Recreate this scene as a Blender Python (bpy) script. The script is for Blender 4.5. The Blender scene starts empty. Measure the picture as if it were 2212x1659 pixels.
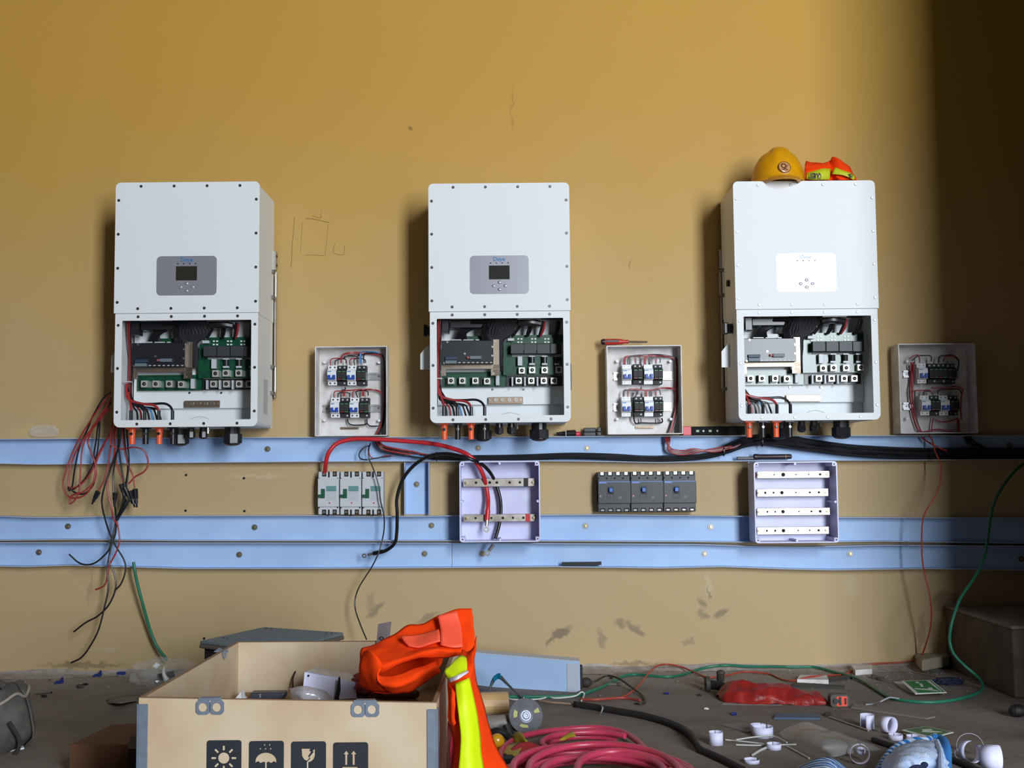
import bpy, bmesh, math, random
from math import sin, cos, pi, radians as R
from mathutils import Vector as V, Matrix, noise
random.seed(7)
S = bpy.context.scene
# ---------------------------------------------------------------- camera
FPX, CU, CV = 2500.0, 1106.0, 829.5
CAM = V((0.0, -4.64, 0.80))
PITCH, ROLL = R(4.14), R(0.5)
Fd = V((0, cos(PITCH), sin(PITCH)))
Ux = V((0, -sin(PITCH), cos(PITCH)))
Rx = V((1, 0, 0))
Rt = Rx*cos(ROLL) - Ux*sin(ROLL)
Up = Ux*cos(ROLL) + Rx*sin(ROLL)
cd = bpy.data.cameras.new('camera'); cam = bpy.data.objects.new('camera', cd)
S.collection.objects.link(cam)
M = Matrix((Rt, Up, -Fd)).transposed().to_4x4(); M.translation = CAM
cam.matrix_world = M
cd.sensor_width = 36; cd.lens = FPX/2212*36; cd.clip_start = 0.05
S.camera = cam
# ---------------------------------------------------------------- world, light, exposure
S.view_settings.view_transform = 'Standard'; S.view_settings.look = 'None'
S.view_settings.exposure = 0.0; S.view_settings.gamma = 1.0; S.view_settings.use_curve_mapping = False
w = bpy.data.worlds.new('World'); S.world = w; w.use_nodes = True
w.node_tree.nodes['Background'].inputs[0].default_value = (0.55, 0.72, 1.0, 1)
w.node_tree.nodes['Background'].inputs[1].default_value = 1.5
def area(name, loc, rot, sx, sy, power, col):
    l = bpy.data.lights.new(name, 'AREA'); l.shape = 'RECTANGLE'; l.size = sx; l.size_y = sy
    l.energy = power; l.color = col
    o = bpy.data.objects.new(name, l); S.collection.objects.link(o); o.location = loc; o.rotation_euler = rot
    return o
# daylight falling in through the tall doorway behind the camera (area light faces +y)
area('doorway_daylight', (3.15, -8.9, 2.5), (R(90), 0, 0), 1.45, 4.2, 880, (0.87, 0.935, 1.0))
# ---------------------------------------------------------------- pixel helpers (photo 2212x1659)
def ray(u, v): return Fd*FPX + Rt*(u-CU) - Up*(v-CV)
def W(u, v, y=0.0):
    d = ray(u, v); return CAM + d*((y-CAM.y)/d.y)
def F(u, v, z=0.0):
    d = ray(u, v); return CAM + d*((z-CAM.z)/d.z)
def lin(c): return tuple((x/255/12.92 if x/255 <= .04045 else ((x/255+.055)/1.055)**2.4) for x in c)
# ---------------------------------------------------------------- materials
MATS = {}
def mat(name, rgb, rough=.5, metal=0., var=0., vscale=20., bump=0., bscale=200., spec=.5, trans=0., alpha=1., rgb2=None, sheen=0.):
    if name in MATS: return MATS[name]
    m = bpy.data.materials.new(name); m.use_nodes = True
    nt = m.node_tree; b = nt.nodes['Principled BSDF']
    c = lin(rgb)
    b.inputs['Base Color'].default_value = (*c, 1); b.inputs['Roughness'].default_value = rough
    b.inputs['Metallic'].default_value = metal; b.inputs['Specular IOR Level'].default_value = spec
    if trans: b.inputs['Transmission Weight'].default_value = trans
    if alpha < 1: b.inputs['Alpha'].default_value = alpha
    if sheen: b.inputs['Sheen Weight'].default_value = sheen
    tc = nt.nodes.new('ShaderNodeTexCoord')
    if var or rgb2:
        n = nt.nodes.new('ShaderNodeTexNoise'); n.inputs['Scale'].default_value = vscale; n.inputs['Detail'].default_value = 6
        nt.links.new(tc.outputs['Object'], n.inputs['Vector'])
        r = nt.nodes.new('ShaderNodeValToRGB'); nt.links.new(n.outputs['Fac'], r.inputs['Fac'])
        if rgb2: a, d = c, lin(rgb2)
        else: a, d = tuple(x*(1-var) for x in c), tuple(min(1, x*(1+var)) for x in c)
        r.color_ramp.elements[0].position = .35; r.color_ramp.elements[1].position = .65
        r.color_ramp.elements[0].color = (*a, 1); r.color_ramp.elements[1].color = (*d, 1)
        nt.links.new(r.outputs['Color'], b.inputs['Base Color'])
    if bump:
        n2 = nt.nodes.new('ShaderNodeTexNoise'); n2.inputs['Scale'].default_value = bscale; n2.inputs['Detail'].default_value = 3
        nt.links.new(tc.outputs['Object'], n2.inputs['Vector'])
        bp = nt.nodes.new('ShaderNodeBump'); bp.inputs['Strength'].default_value = bump; bp.inputs['Distance'].default_value = .003
        nt.links.new(n2.outputs['Fac'], bp.inputs['Height']); nt.links.new(bp.outputs['Normal'], b.inputs['Normal'])
    MATS[name] = m; return m
white = mat('powder_coat_white', (226, 229, 230), .42, bump=.04, bscale=600, spec=.16)
white_in = mat('painted_sheet_white', (222, 226, 228), .5)
whiteplas = mat('white_plastic', (228, 229, 232), .4)
dingy = mat('dusty_white_plastic', (226, 224, 224), .45, rgb2=(196, 190, 186), vscale=14)
lilac = mat('lilac_plastic', (216, 218, 246), .35, rgb2=(204, 204, 236), vscale=9, spec=.3)
chan = mat('pale_blue_steel', (174, 202, 236), .5, metal=.0, rgb2=(162, 190, 226), spec=.3, vscale=5)
chanedge = mat('pale_blue_steel_edge', (206, 214, 230), .35, metal=.2)
blackp = mat('black_plastic', (26, 28, 32), .35)
blackm = mat('black_matte', (20, 21, 24), .6)
darkp = mat('charcoal_plastic', (44, 48, 54), .5)
rubber = mat('black_rubber', (22, 22, 24), .45, bump=.1)
blackwire = mat('black_insulation', (24, 24, 28), .35)
redwire = mat('red_insulation', (160, 44, 46), .4)
brightred = mat('bright_red_insulation', (196, 40, 48), .35)
greenwire = mat('green_insulation', (34, 112, 86), .45)
bluewire = mat('blue_insulation', (80, 140, 190), .4)
whitewire = mat('white_insulation', (200, 200, 196), .5)
orange = mat('orange_plastic', (240, 96, 50), .4)
steel = mat('zinc_steel', (176, 172, 166), .3, metal=.9, var=.1, vscale=40)
screwm = mat('screw_steel', (120, 118, 116), .3, metal=.9)
tinned = mat('tinned_bar', (190, 184, 176), .34, metal=.85, rgb2=(158, 148, 138), vscale=24)
bracketm = mat('passivated_steel', (140, 126, 112), .38, metal=.8, var=.1, vscale=30)
panelm = mat('silver_film', (176, 176, 184), .27, metal=.5)
screenm = mat('dark_screen', (48, 47, 42), .16, spec=.9)
pcb = mat('green_circuit_board', (10, 78, 50), .3, rgb2=(6, 58, 40), vscale=60, spec=.6)
blue = mat('toggle_blue', (30, 74, 170), .4)
logob = mat('logo_blue', (50, 120, 170), .4)
holem = mat('hole_black', (8, 8, 10), .8)
teal = mat('label_teal', (96, 142, 140), .4)
greyl = mat('label_grey', (186, 190, 196), .4)
greent = mat('toggle_green', (20, 84, 60), .4)
reddot = mat('red_button', (190, 40, 60), .4)
greenled = mat('green_window', (60, 130, 80), .4)
redled = mat('red_window', (150, 40, 40), .4)
wiretie = mat('clear_tie', (190, 184, 180), .5)
# ---------------------------------------------------------------- mesh builder
class MB:
    def __init__(s): s.b = bmesh.new(); s.smooth = False
    def box(s, x0, x1, y0, y1, z0, z1, bev=0., seg=2):
        t = bmesh.new(); bmesh.ops.create_cube(t, size=1)
        for v in t.verts: v.co = V(((x0+x1)/2+v.co.x*abs(x1-x0), (y0+y1)/2+v.co.y*abs(y1-y0), (z0+z1)/2+v.co.z*abs(z1-z0)))
        if bev: bmesh.ops.bevel(t, geom=t.edges[:], offset=bev, segments=seg, affect='EDGES', profile=.5)
        s.add(t); return s
    def add(s, t, mtx=None):
        if mtx: bmesh.ops.transform(t, matrix=mtx, verts=t.verts[:])
        me = bpy.data.meshes.new('t'); t.to_mesh(me); t.free(); s.b.from_mesh(me); bpy.data.meshes.remove(me)
    def cyl(s, p0, p1, r, n=16, r2=None):
        p0, p1 = V(p0), V(p1); d = p1-p0; t = bmesh.new()
        bmesh.ops.create_cone(t, cap_ends=True, segments=n, radius1=r, radius2=r if r2 is None else r2, depth=d.length)
        q = d.to_track_quat('Z', 'Y').to_matrix().to_4x4(); q.translation = (p0+p1)/2
        s.add(t, q); return s
    def ball(s, c, r, seg=20, mtx=None):
        t = bmesh.new(); bmesh.ops.create_uvsphere(t, u_segments=seg, v_segments=seg//2+2, radius=1)
        rr_ = r if hasattr(r, '__len__') else (r, r, r)
        m = Matrix.Translation(V(c)) @ (mtx or Matrix()) @ Matrix.Diagonal((*rr_, 1))
        s.add(t, m); return s
    def prism(s, pts, d):
        pts = [V(p) for p in pts]; d = V(d); b = s.b
        a = [b.verts.new(p) for p in pts]; c = [b.verts.new(p+d) for p in pts]; n = len(a)
        fs = [b.faces.new(a), b.faces.new(c[::-1])]
        for i in range(n): fs.append(b.faces.new((a[i], c[i], c[(i+1) % n], a[(i+1) % n])))
        return s
    def ring(s, outer, inner, d):
        b = s.b; d = V(d); n = len(outer)
        L = [[b.verts.new(V(p)+k) for p in lp] for lp in (outer, inner) for k in (V((0, 0, 0)), d)]
        o0, o1, i0, i1 = L
        for i in range(n):
            j = (i+1) % n
            b.faces.new((o0[i], o0[j], i0[j], i0[i])); b.faces.new((o1[i], i1[i], i1[j], o1[j]))
            b.faces.new((o0[i], o1[i], o1[j], o0[j])); b.faces.new((i0[i], i0[j], i1[j], i1[i]))
        return s
    def tube(s, pts, r, n=8, sub=5, closed=False):
        s.smooth = True
        pts = [V(p) for p in pts]
        if sub > 1: pts = catmull(pts, sub, closed)
        b = s.b; rings = []; up = None; N = len(pts)
        for i, p in enumerate(pts):
            if closed: t = (pts[(i+1) % N]-pts[i-1])
            else: t = pts[min(i+1, N-1)]-pts[max(i-1, 0)]
            if t.length < 1e-9: t = V((0, 0, 1))
            t.normalize()
            if up is None:
                up = V((0, 1, 0)) if abs(t.y) < .9 else V((1, 0, 0))
            up = (up - t*up.dot(t)); up.normalize(); s2 = t.cross(up)
            rr_ = r(i/(N-1)) if callable(r) else r
            rings.append([b.verts.new(p+(up*cos(2*pi*k/n)+s2*sin(2*pi*k/n))*rr_) for k in range(n)])
        for i in range(N if closed else N-1):
            a, c = rings[i], rings[(i+1) % N]
            for k in range(n): b.faces.new((a[k], a[(k+1) % n], c[(k+1) % n], c[k]))
        if not closed: b.faces.new(rings[0][::-1]); b.faces.new(rings[-1])
        return s
    def lathe(s, c, prof, n=24, axis='Z', mtx=None):
        s.smooth = True; b = s.b; rings = []
        for (r, h) in prof:
            rg = []
            for k in range(n):
                a = 2*pi*k/n; p = V((r*cos(a), r*sin(a), h))
                if axis == 'Y': p = V((p.x, p.z, p.y))
                if axis == 'X': p = V((p.z, p.x, p.y))
                if mtx: p = mtx @ p
                rg.append(b.verts.new(V(c)+p))
            rings.append(rg)
        for a, d in zip(rings, rings[1:]):
            for k in range(n): b.faces.new((a[k], a[(k+1) % n], d[(k+1) % n], d[k]))
        b.faces.new(rings[0][::-1]); b.faces.new(rings[-1]); return s
    def grid(s, rows, su=4, sv=4, wob=0., wsc=30., close=False):
        s.smooth = True
        R1 = [catmull([V(p) for p in r], su) for r in rows]
        cols = [catmull([r[i] for r in R1], sv) for i in range(len(R1[0]))]
        b = s.b; g = []
        for i, c in enumerate(cols):
            g.append([])
            for j, p in enumerate(c):
                if wob: p = p + V((noise.noise(p*wsc), 1.6*noise.noise(p*wsc+V((7, 3, 1))), noise.noise(p*wsc+V((1, 9, 5)))))*wob
                g[-1].append(b.verts.new(p))
        for i in range(len(g)-1):
            for j in range(len(g[0])-1): b.faces.new((g[i][j], g[i+1][j], g[i+1][j+1], g[i][j+1]))
        return s
def catmull(p, n, closed=False):
    out = []; N = len(p)
    if N < 3 and not closed:
        return [p[0].lerp(p[-1], k/n) for k in range(n+1)] if N == 2 else p
    for i in range(N if closed else N-1):
        if closed: a, b, c, d = p[i-1], p[i], p[(i+1) % N], p[(i+2) % N]
        else:
            b, c = p[i], p[i+1]; a = p[i-1] if i else b*2-c; d = p[i+2] if i+2 < N else c*2-b
        for k in range(n):
            t = k/n
            out.append(.5*((2*b)+(c-a)*t+(2*a-5*b+4*c-d)*t*t+(3*b-a-3*c+d)*t**3))
    if not closed: out.append(p[-1])
    return out
def rr(x0, z0, x1, z1, r, y=0., seg=5, corners=(1, 1, 1, 1)):
    out = []
    for k, (cx, cz, a0) in enumerate(((x1-r, z1-r, 0), (x0+r, z1-r, 90), (x0+r, z0+r, 180), (x1-r, z0+r, 270))):
        for i in range(seg+1):
            a = R(a0+90*i/seg)
            if corners[k]: out.append(V((cx+r*cos(a), y, cz+r*sin(a))))
            else: out.append(V((cx+(r if k in (0, 3) else -r), y, cz+(r if k in (0, 1) else -r))) + V((1e-5*i*(-1 if k in (0,) else 1), 0, 0)))
    return out
def obj(name, mb, m, parent=None, world=True, smooth=None, mods=None):
    b = mb.b
    bmesh.ops.recalc_face_normals(b, faces=b.faces[:])
    org = V((0, 0, 0))
    if world:
        if parent is not None:
            org = V(parent.location)
            if parent.parent is not None: org = org + V(parent.parent.location)
        else:
            xs = [v.co for v in b.verts]
            org = V(((min(c.x for c in xs)+max(c.x for c in xs))/2, (min(c.y for c in xs)+max(c.y for c in xs))/2, min(c.z for c in xs)))
        for v in b.verts: v.co -= org
    me = bpy.data.meshes.new(name); b.to_mesh(me); b.free()
    me.materials.append(m)
    if mb.smooth or smooth:
        for p in me.polygons: p.use_smooth = True
    o = bpy.data.objects.new(name, me); S.collection.objects.link(o)
    if parent is not None: o.parent = parent
    elif world: o.location = org
    if (mb.smooth or smooth) and smooth != 'all' and hasattr(me, 'set_sharp_from_angle'):
        me.set_sharp_from_angle(angle=R(40))
    return o
def thing(name, label, cat, loc, group=None, rotz=0.):
    o = bpy.data.objects.new(name, None); S.collection.objects.link(o); o.location = loc; o.rotation_euler = (0, 0, rotz)
    o.empty_display_size = .05
    o['label'] = label; o['category'] = cat
    if group: o['group'] = group
    return o
def tag(o, label, cat, group=None, kind=None):
    o['label'] = label; o['category'] = cat
    if group: o['group'] = group
    if kind: o['kind'] = kind
    return o
def struct(name, mb, m):
    o = obj(name, mb, m); o['kind'] = 'structure'; return o
def kids(o): return [c for c in S.collection.objects if c.parent == o]
def copy_tree(o, parent=None, depth=0):
    c = o.copy(); S.collection.objects.link(c)
    if parent is not None: c.parent = parent
    for ch in list(o.children): copy_tree(ch, c, depth+1)
    return c
def dupe(o, dv, parent=None):
    c = o.copy(); S.collection.objects.link(c); c.location = V(o.location)+V(dv)
    if parent is not None: c.parent = parent
    return c
def solid(o, t, off=0.):
    md = o.modifiers.new('thick', 'SOLIDIFY'); md.thickness = t; md.offset = off; return o
def text(name, s, size, loc, m, parent, rot=(R(90), 0, 0), ext=.0006, bold=0.):
    c = bpy.data.curves.new(name, 'FONT'); c.body = s; c.size = size; c.extrude = ext; c.align_x = 'CENTER'; c.align_y = 'CENTER'; c.offset = bold
    t = bpy.data.objects.new('tmp', c); S.collection.objects.link(t)
    bpy.context.view_layer.update()
    me = bpy.data.meshes.new_from_object(t.evaluated_get(bpy.context.evaluated_depsgraph_get()))
    bpy.data.objects.remove(t); me.name = name; me.materials.clear(); me.materials.append(m)
    o = bpy.data.objects.new(name, me); S.collection.objects.link(o)
    o.parent = parent; o.rotation_euler = rot
    org = V(parent.location) if parent is not None else V((0, 0, 0))
    o.location = V(loc)
    return o
def pplate(pts, y, th):
    """a flat plate standing in the plane y, its outline given in photo pixels"""
    m = MB(); m.prism([W(u, v, y) for u, v in pts], (0, th, 0)); return m
# ================================================================= THE ROOM
def wall_material():
    m = bpy.data.materials.new('ochre_plaster'); m.use_nodes = True; nt = m.node_tree; L = nt.links; b = nt.nodes['Principled BSDF']
    b.inputs['Roughness'].default_value = .62; b.inputs['Specular IOR Level'].default_value = .3
    g = nt.nodes.new('ShaderNodeNewGeometry')
    def noise_(sc, det=6):
        n = nt.nodes.new('ShaderNodeTexNoise'); n.inputs['Scale'].default_value = sc; n.inputs['Detail'].default_value = det
        L.new(g.outputs['Position'], n.inputs['Vector']); return n
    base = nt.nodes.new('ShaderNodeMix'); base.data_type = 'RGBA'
    base.inputs[6].default_value = (*lin((202, 157, 66)), 1); base.inputs[7].default_value = (*lin((196, 150, 60)), 1)  # saturated to carry the warm bounce light of the upper wall
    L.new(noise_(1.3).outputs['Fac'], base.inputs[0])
    fine = nt.nodes.new('ShaderNodeMix'); fine.data_type = 'RGBA'; fine.blend_type = 'MULTIPLY'; fine.inputs[0].default_value = .12
    L.new(base.outputs[2], fine.inputs[6]); L.new(noise_(260, 2).outputs['Color'], fine.inputs[7])
    # low dust film; its tall ragged fade also paints cooler light below, warmer above
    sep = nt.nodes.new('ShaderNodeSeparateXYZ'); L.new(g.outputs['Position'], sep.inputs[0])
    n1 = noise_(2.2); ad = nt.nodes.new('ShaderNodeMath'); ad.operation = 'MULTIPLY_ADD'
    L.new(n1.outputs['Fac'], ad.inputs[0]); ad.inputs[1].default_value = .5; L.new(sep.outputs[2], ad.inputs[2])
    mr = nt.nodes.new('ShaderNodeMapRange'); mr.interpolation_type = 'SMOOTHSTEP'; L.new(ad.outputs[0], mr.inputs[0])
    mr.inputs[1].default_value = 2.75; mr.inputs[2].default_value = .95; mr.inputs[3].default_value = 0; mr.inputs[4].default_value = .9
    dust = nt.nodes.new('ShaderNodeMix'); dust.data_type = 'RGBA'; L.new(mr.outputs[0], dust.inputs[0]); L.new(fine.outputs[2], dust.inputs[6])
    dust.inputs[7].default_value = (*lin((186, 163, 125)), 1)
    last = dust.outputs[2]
    # scuffs: (u, v, half length px, half width px, angle deg, strength, colour)
    gr = (112, 98, 84)
    sc = [(1212, 1368, 26, 9, 28, .75, gr), (1186, 1388, 12, 5, 60, .6, gr), (1300, 1382, 8, 22, 12, .45, gr), (1372, 1358, 24, 8, -35, .6, gr),
          (1338, 1346, 11, 10, 0, .55, gr), (1516, 1303, 7, 13, 20, .55, gr), (1520, 1328, 15, 8, -20, .5, gr), (1557, 1326, 17, 7, 25, .6, gr),
          (1487, 1387, 16, 6, -8, .4, gr), (812, 1318, 28, 8, 40, .55, gr), (800, 1300, 10, 22, 0, .3, gr), (925, 1335, 26, 8, 25, .5, gr),
          (1530, 1262, 8, 28, 5, .5, (202, 186, 150)), (1838, 1266, 16, 26, 10, .35, (190, 176, 140)), (1532, 1280, 3, 16, 5, .5, (96, 84, 66)),
          (196, 1270, 4, 40, -6, .25, (110, 98, 80)), (235, 1402, 30, 5, 0, .4, (196, 176, 160)), (2040, 1300, 26, 26, 0, .55, (70, 58, 48)),
          (560, 1028, 60, 5, 0, .4, (206, 186, 160)), (1400, 1003, 110, 4, 0, .5, (196, 178, 150)), (720, 1003, 60, 5, 0, .6, (190, 176, 158)),
          (1105, 235, 2, 50, 0, .35, (120, 88, 40)), (885, 277, 5, 4, 0, .6, (110, 76, 30)), (1361, 570, 2, 12, 0, .5, (110, 80, 50)),
          (690, 455, 30, 2, 0, .0, gr), (1440, 1440, 60, 5, 0, .6, (150, 130, 110)), (180, 1437, 90, 6, 0, .55, (120, 98, 74)),
          (60, 930, 40, 16, 0, .3, (206, 180, 130)), (1365, 1433, 46, 5, 0, .6, (126, 104, 82)), (1990, 1370, 8, 50, -8, .35, (96, 70, 40))]
    wn = noise_(34, 4); off = nt.nodes.new('ShaderNodeVectorMath'); off.operation = 'MULTIPLY_ADD'
    L.new(wn.outputs['Color'], off.inputs[0]); off.inputs[1].default_value = (.05, .05, .05); L.new(g.outputs['Position'], off.inputs[2])
    off2 = nt.nodes.new('ShaderNodeVectorMath'); off2.operation = 'SUBTRACT'; L.new(off.outputs[0], off2.inputs[0]); off2.inputs[1].default_value = (.025, .025, .025)
    for (u, v, a, c, ang, st, col) in sc:
        if not st: continue
        p = W(u, v, 0)
        mp = nt.nodes.new('ShaderNodeMapping'); mp.vector_type = 'TEXTURE'
        mp.inputs['Location'].default_value = p; mp.inputs['Rotation'].default_value = (0, R(-ang), 0)
        mp.inputs['Scale'].default_value = (a/539, 10, c/539)
        L.new(off2.outputs[0], mp.inputs['Vector'])
        ln = nt.nodes.new('ShaderNodeVectorMath'); ln.operation = 'LENGTH'; L.new(mp.outputs[0], ln.inputs[0])
        mr = nt.nodes.new('ShaderNodeMapRange'); mr.interpolation_type = 'SMOOTHSTEP'; L.new(ln.outputs['Value'], mr.inputs[0])
        mr.inputs[1].default_value = 1.35; mr.inputs[2].default_value = .5; mr.inputs[3].default_value = 0; mr.inputs[4].default_value = st
        mx = nt.nodes.new('ShaderNodeMix'); mx.data_type = 'RGBA'; L.new(mr.outputs[0], mx.inputs[0]); L.new(last, mx.inputs[6]); mx.inputs[7].default_value = (*lin(col), 1)
        last = mx.outputs[2]
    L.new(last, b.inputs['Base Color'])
    bp = nt.nodes.new('ShaderNodeBump'); bp.inputs['Strength'].default_value = .12; bp.inputs['Distance'].default_value = .004
    L.new(noise_(60, 4).outputs['Fac'], bp.inputs['Height']); L.new(bp.outputs[0], b.inputs['Normal'])
    return m
def floor_material():
    m = bpy.data.materials.new('dusty_concrete'); m.use_nodes = True; nt = m.node_tree; L = nt.links; b = nt.nodes['Principled BSDF']
    b.inputs['Roughness'].default_value = .75; b.inputs['Specular IOR Level'].default_value = .25
    g = nt.nodes.new('ShaderNodeNewGeometry')
    def nz(sc, det, stretch=None):
        n = nt.nodes.new('ShaderNodeTexNoise'); n.inputs['Scale'].default_value = sc; n.inputs['Detail'].default_value = det; n.inputs['Roughness'].default_value = .65
        if stretch:
            mp = nt.nodes.new('ShaderNodeMapping'); mp.inputs['Scale'].default_value = stretch; L.new(g.outputs['Position'], mp.inputs[0]); L.new(mp.outputs[0], n.inputs['Vector'])
        else: L.new(g.outputs['Position'], n.inputs['Vector'])
        return n
    r = nt.nodes.new('ShaderNodeValToRGB'); L.new(nz(2.5, 10, (1, 1.6, 1)).outputs['Fac'], r.inputs['Fac'])
    e = r.color_ramp.elements; e[0].position = .3; e[1].position = .72
    e[0].color = (*lin((104, 97, 92)), 1); e[1].color = (*lin((140, 131, 125)), 1)
    k = r.color_ramp.elements.new(.5); k.color = (*lin((132, 121, 112)), 1)
    r2 = nt.nodes.new('ShaderNodeValToRGB'); L.new(nz(26, 8).outputs['Fac'], r2.inputs['Fac'])
    e = r2.color_ramp.elements; e[0].position = .35; e[1].position = .75; e[0].color = (.75, .73, .7, 1); e[1].color = (1.0, 1.0, 1.0, 1)
    mu = nt.nodes.new('ShaderNodeMix'); mu.data_type = 'RGBA'; mu.blend_type = 'MULTIPLY'; mu.inputs[0].default_value = .6
    L.new(r.outputs[0], mu.inputs[6]); L.new(r2.outputs[0], mu.inputs[7])
    # pale plaster dust swept along the foot of the wall
    sep = nt.nodes.new('ShaderNodeSeparateXYZ'); L.new(g.outputs['Position'], sep.inputs[0])
    ad = nt.nodes.new('ShaderNodeMath'); ad.operation = 'MULTIPLY_ADD'; L.new(nz(5, 5).outputs['Fac'], ad.inputs[0]); ad.inputs[1].default_value = .6; L.new(sep.outputs[1], ad.inputs[2])
    mr = nt.nodes.new('ShaderNodeMapRange'); L.new(ad.outputs[0], mr.inputs[0]); mr.inputs[1].default_value = -.15; mr.inputs[2].default_value = .3; mr.inputs[4].default_value = .75
    mx = nt.nodes.new('ShaderNodeMix'); mx.data_type = 'RGBA'; L.new(mr.outputs[0], mx.inputs[0]); L.new(mu.outputs[2], mx.inputs[6]); mx.inputs[7].default_value = (*lin((172, 164, 160)), 1)
    L.new(mx.outputs[2], b.inputs['Base Color'])
    bp = nt.nodes.new('ShaderNodeBump'); bp.inputs['Strength'].default_value = .35; bp.inputs['Distance'].default_value = .006
    L.new(nz(40, 6).outputs['Fac'], bp.inputs['Height']); L.new(bp.outputs[0], b.inputs['Normal'])
    return m
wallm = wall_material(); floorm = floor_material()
ceilm = mat('dark_roof_boards', (62, 56, 50), .8)
XL, XR, YF, ZC = -3.8, 4.6, -9.0, 5.2
struct('floor', MB().box(XL, XR, YF, .12, -.1, 0), floorm)
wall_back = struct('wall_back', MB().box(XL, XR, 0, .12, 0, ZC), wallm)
darkwall = mat('dark_unseen_wall', (104, 98, 92), .85, rgb2=(84, 79, 74), vscale=3)  # walls out of view, toned dark to cut bounce light
struct('wall_left', MB().box(XL-.12, XL, YF, .12, 0, ZC), darkwall)
struct('wall_right', MB().box(XR, XR+.12, YF, .12, 0, ZC), darkwall)
struct('ceiling', MB().box(XL, XR, YF, .12, ZC, ZC+.1), ceilm)
fr = MB(); fr.box(XL, 2.35, YF-.12, YF, 0, ZC); fr.box(3.95, XR, YF-.12, YF, 0, ZC); fr.box(2.35, 3.95, YF-.12, YF, 4.7, ZC)
struct('wall_front', fr, darkwall)
# unseen partition, placed and sized to shade the right-hand side of the wall
struct('wall_shade_partition', MB().box(1.93, XR, -2.4, -2.25, 0, ZC), darkwall)
# broken plaster edge at the foot of the wall
pts = [(0, 1443), (120, 1441), (200, 1438), (260, 1444), (330, 1448), (620, 1446), (1250, 1447), (1330, 1444), (1420, 1441), (1560, 1440), (1700, 1438), (1850, 1434), (2030, 1428)]
bb = MB()
rows = [[], [], []]
for i, (u, v) in enumerate(pts):
    p = W(u, v, 0); h = max(.004, .012+.006*sin(i*2.3))
    rows[0].append(V((p.x, -.001, h+.006))); rows[1].append(V((p.x, -.02-.008*sin(i*1.7), h*.6))); rows[2].append(V((p.x, -.07-.03*cos(i*1.1), .0)))
bb.grid(rows, 6, 3, wob=.004, wsc=24)
struct('trim_1', bb, mat('broken_render', (150, 140, 132), .85, rgb2=(176, 168, 162), vscale=30, bump=.5, bscale=80))
# concrete plinth in the right corner
PX = F(2056, 1446).x
plinth = MB(); zt = W(2066, 1308, 0).z
plinth.box(PX+.0, XR-.0, -.62, 0, 0, zt-.008, bev=.006)
struct('trim_2', plinth, mat('raw_concrete', (104, 88, 76), .85, rgb2=(84, 72, 62), vscale=12, bump=.5, bscale=60))
struct('trim_3', MB().box(PX-.004, XR-.001, -.624, -.001, zt-.0079, zt+.004, bev=.003), mat('plinth_screed', (140, 126, 112), .85, rgb2=(116, 104, 92), vscale=16, bump=.3))
# pencil lines on the wall
pencil = mat('pencil_graphite', (136, 104, 56), .8)
def pm(pts, r=.0009):
    o = obj('pencil_mark', MB().tube([W(u, v, -.0004) for u, v in pts], r, 5, 3), pencil, wall_back); return o
pm([(661, 472), (675, 473), (690, 476), (712, 481)], .0013); pm([(675, 466), (692, 471), (694, 466)], .001)
pm([(636, 470), (634, 500), (631, 530), (630, 560), (628, 578)], .0011); pm([(653, 478), (651, 515), (649, 545)], .0006)
pm([(709, 484), (706, 515), (702, 552)], .0006); pm([(660, 551), (680, 551), (702, 553)], .0009)
pm([(723, 527), (721, 546), (743, 550), (744, 530)], .0009); pm([(695, 452), (692, 468)], .0006)
hole = obj('screw_hole', MB().cyl(W(402, 1026, .001), W(402, 1026, -.002), .005, 10), holem, wall_back)
p0 = W(402, 1026, 0)
for (u, v) in ((401, 1103), (527, 1033), (528, 1104), (441, 1379)): dupe(hole, W(u, v, 0)-p0)
# ================================================================= STEEL CHANNELS
CH = .05
def interp(tab, u):
    for (a, b), (c, d) in zip(tab, tab[1:]):
        if u <= c: 
            t = (u-a)/(c-a); t = t*t*(3-2*t) if False else t
            return b+(d-b)*t
    return tab[-1][1]
boltm = mat('galvanised_washer', (128, 124, 120), .4, metal=.7)
boltc = mat('zinc_bolt', (190, 176, 130), .3, metal=.9)
def channel(label, top, bot, u0, u1, bolts, vert=False, group='steel channels fixed along the wall'):
    us = [u0+(u1-u0)*i/90 for i in range(91)]
    t = [W(u, interp(top, u), -CH) for u in us]; bo = [W(u, interp(bot, u), -CH) for u in us]
    root = thing('steel_channel', label, 'steel channel', ((t[0].x+t[-1].x)/2, 0, min(p.z for p in bo)), group)
    m = MB(); b = m.b; m.smooth = False
    th = .003
    # section of the channel: web on the wall and two flanges reaching out
    rings = []
    for p, q in zip(t, bo):
        zt_, zb = p.z, q.z; y0, y1 = -.001, -CH; x = p.x
        sec = [(y0, zt_), (y1, zt_), (y1, zt_-th), (y0-th, zt_-th), (y0-th, zb+th), (y1, zb+th), (y1, zb), (y0, zb)]
        zm = None
        rings.append([b.verts.new((x, yy, zz)) for yy, zz in sec])
    for r1, r2 in zip(rings, rings[1:]):
        for k in range(8): b.faces.new((r1[k], r1[(k+1) % 8], r2[(k+1) % 8], r2[k]))
    b.faces.new(rings[0][::-1]); b.faces.new(rings[-1])
    obj('channel_section', m, chan, root)
    e = MB(); 
    e.tube([p+V((0, -.0006, -.0015)) for p in t], .0017, 6, 1); obj('flange_lip', e, chanedge, root)
    e = MB(); e.tube([p+V((0, -.0006, .0015)) for p in bo], .0017, 6, 1); obj('flange_lip', e, chanedge, root)
    for (u, v) in bolts: bolt(u, v, root)
    return root
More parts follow.
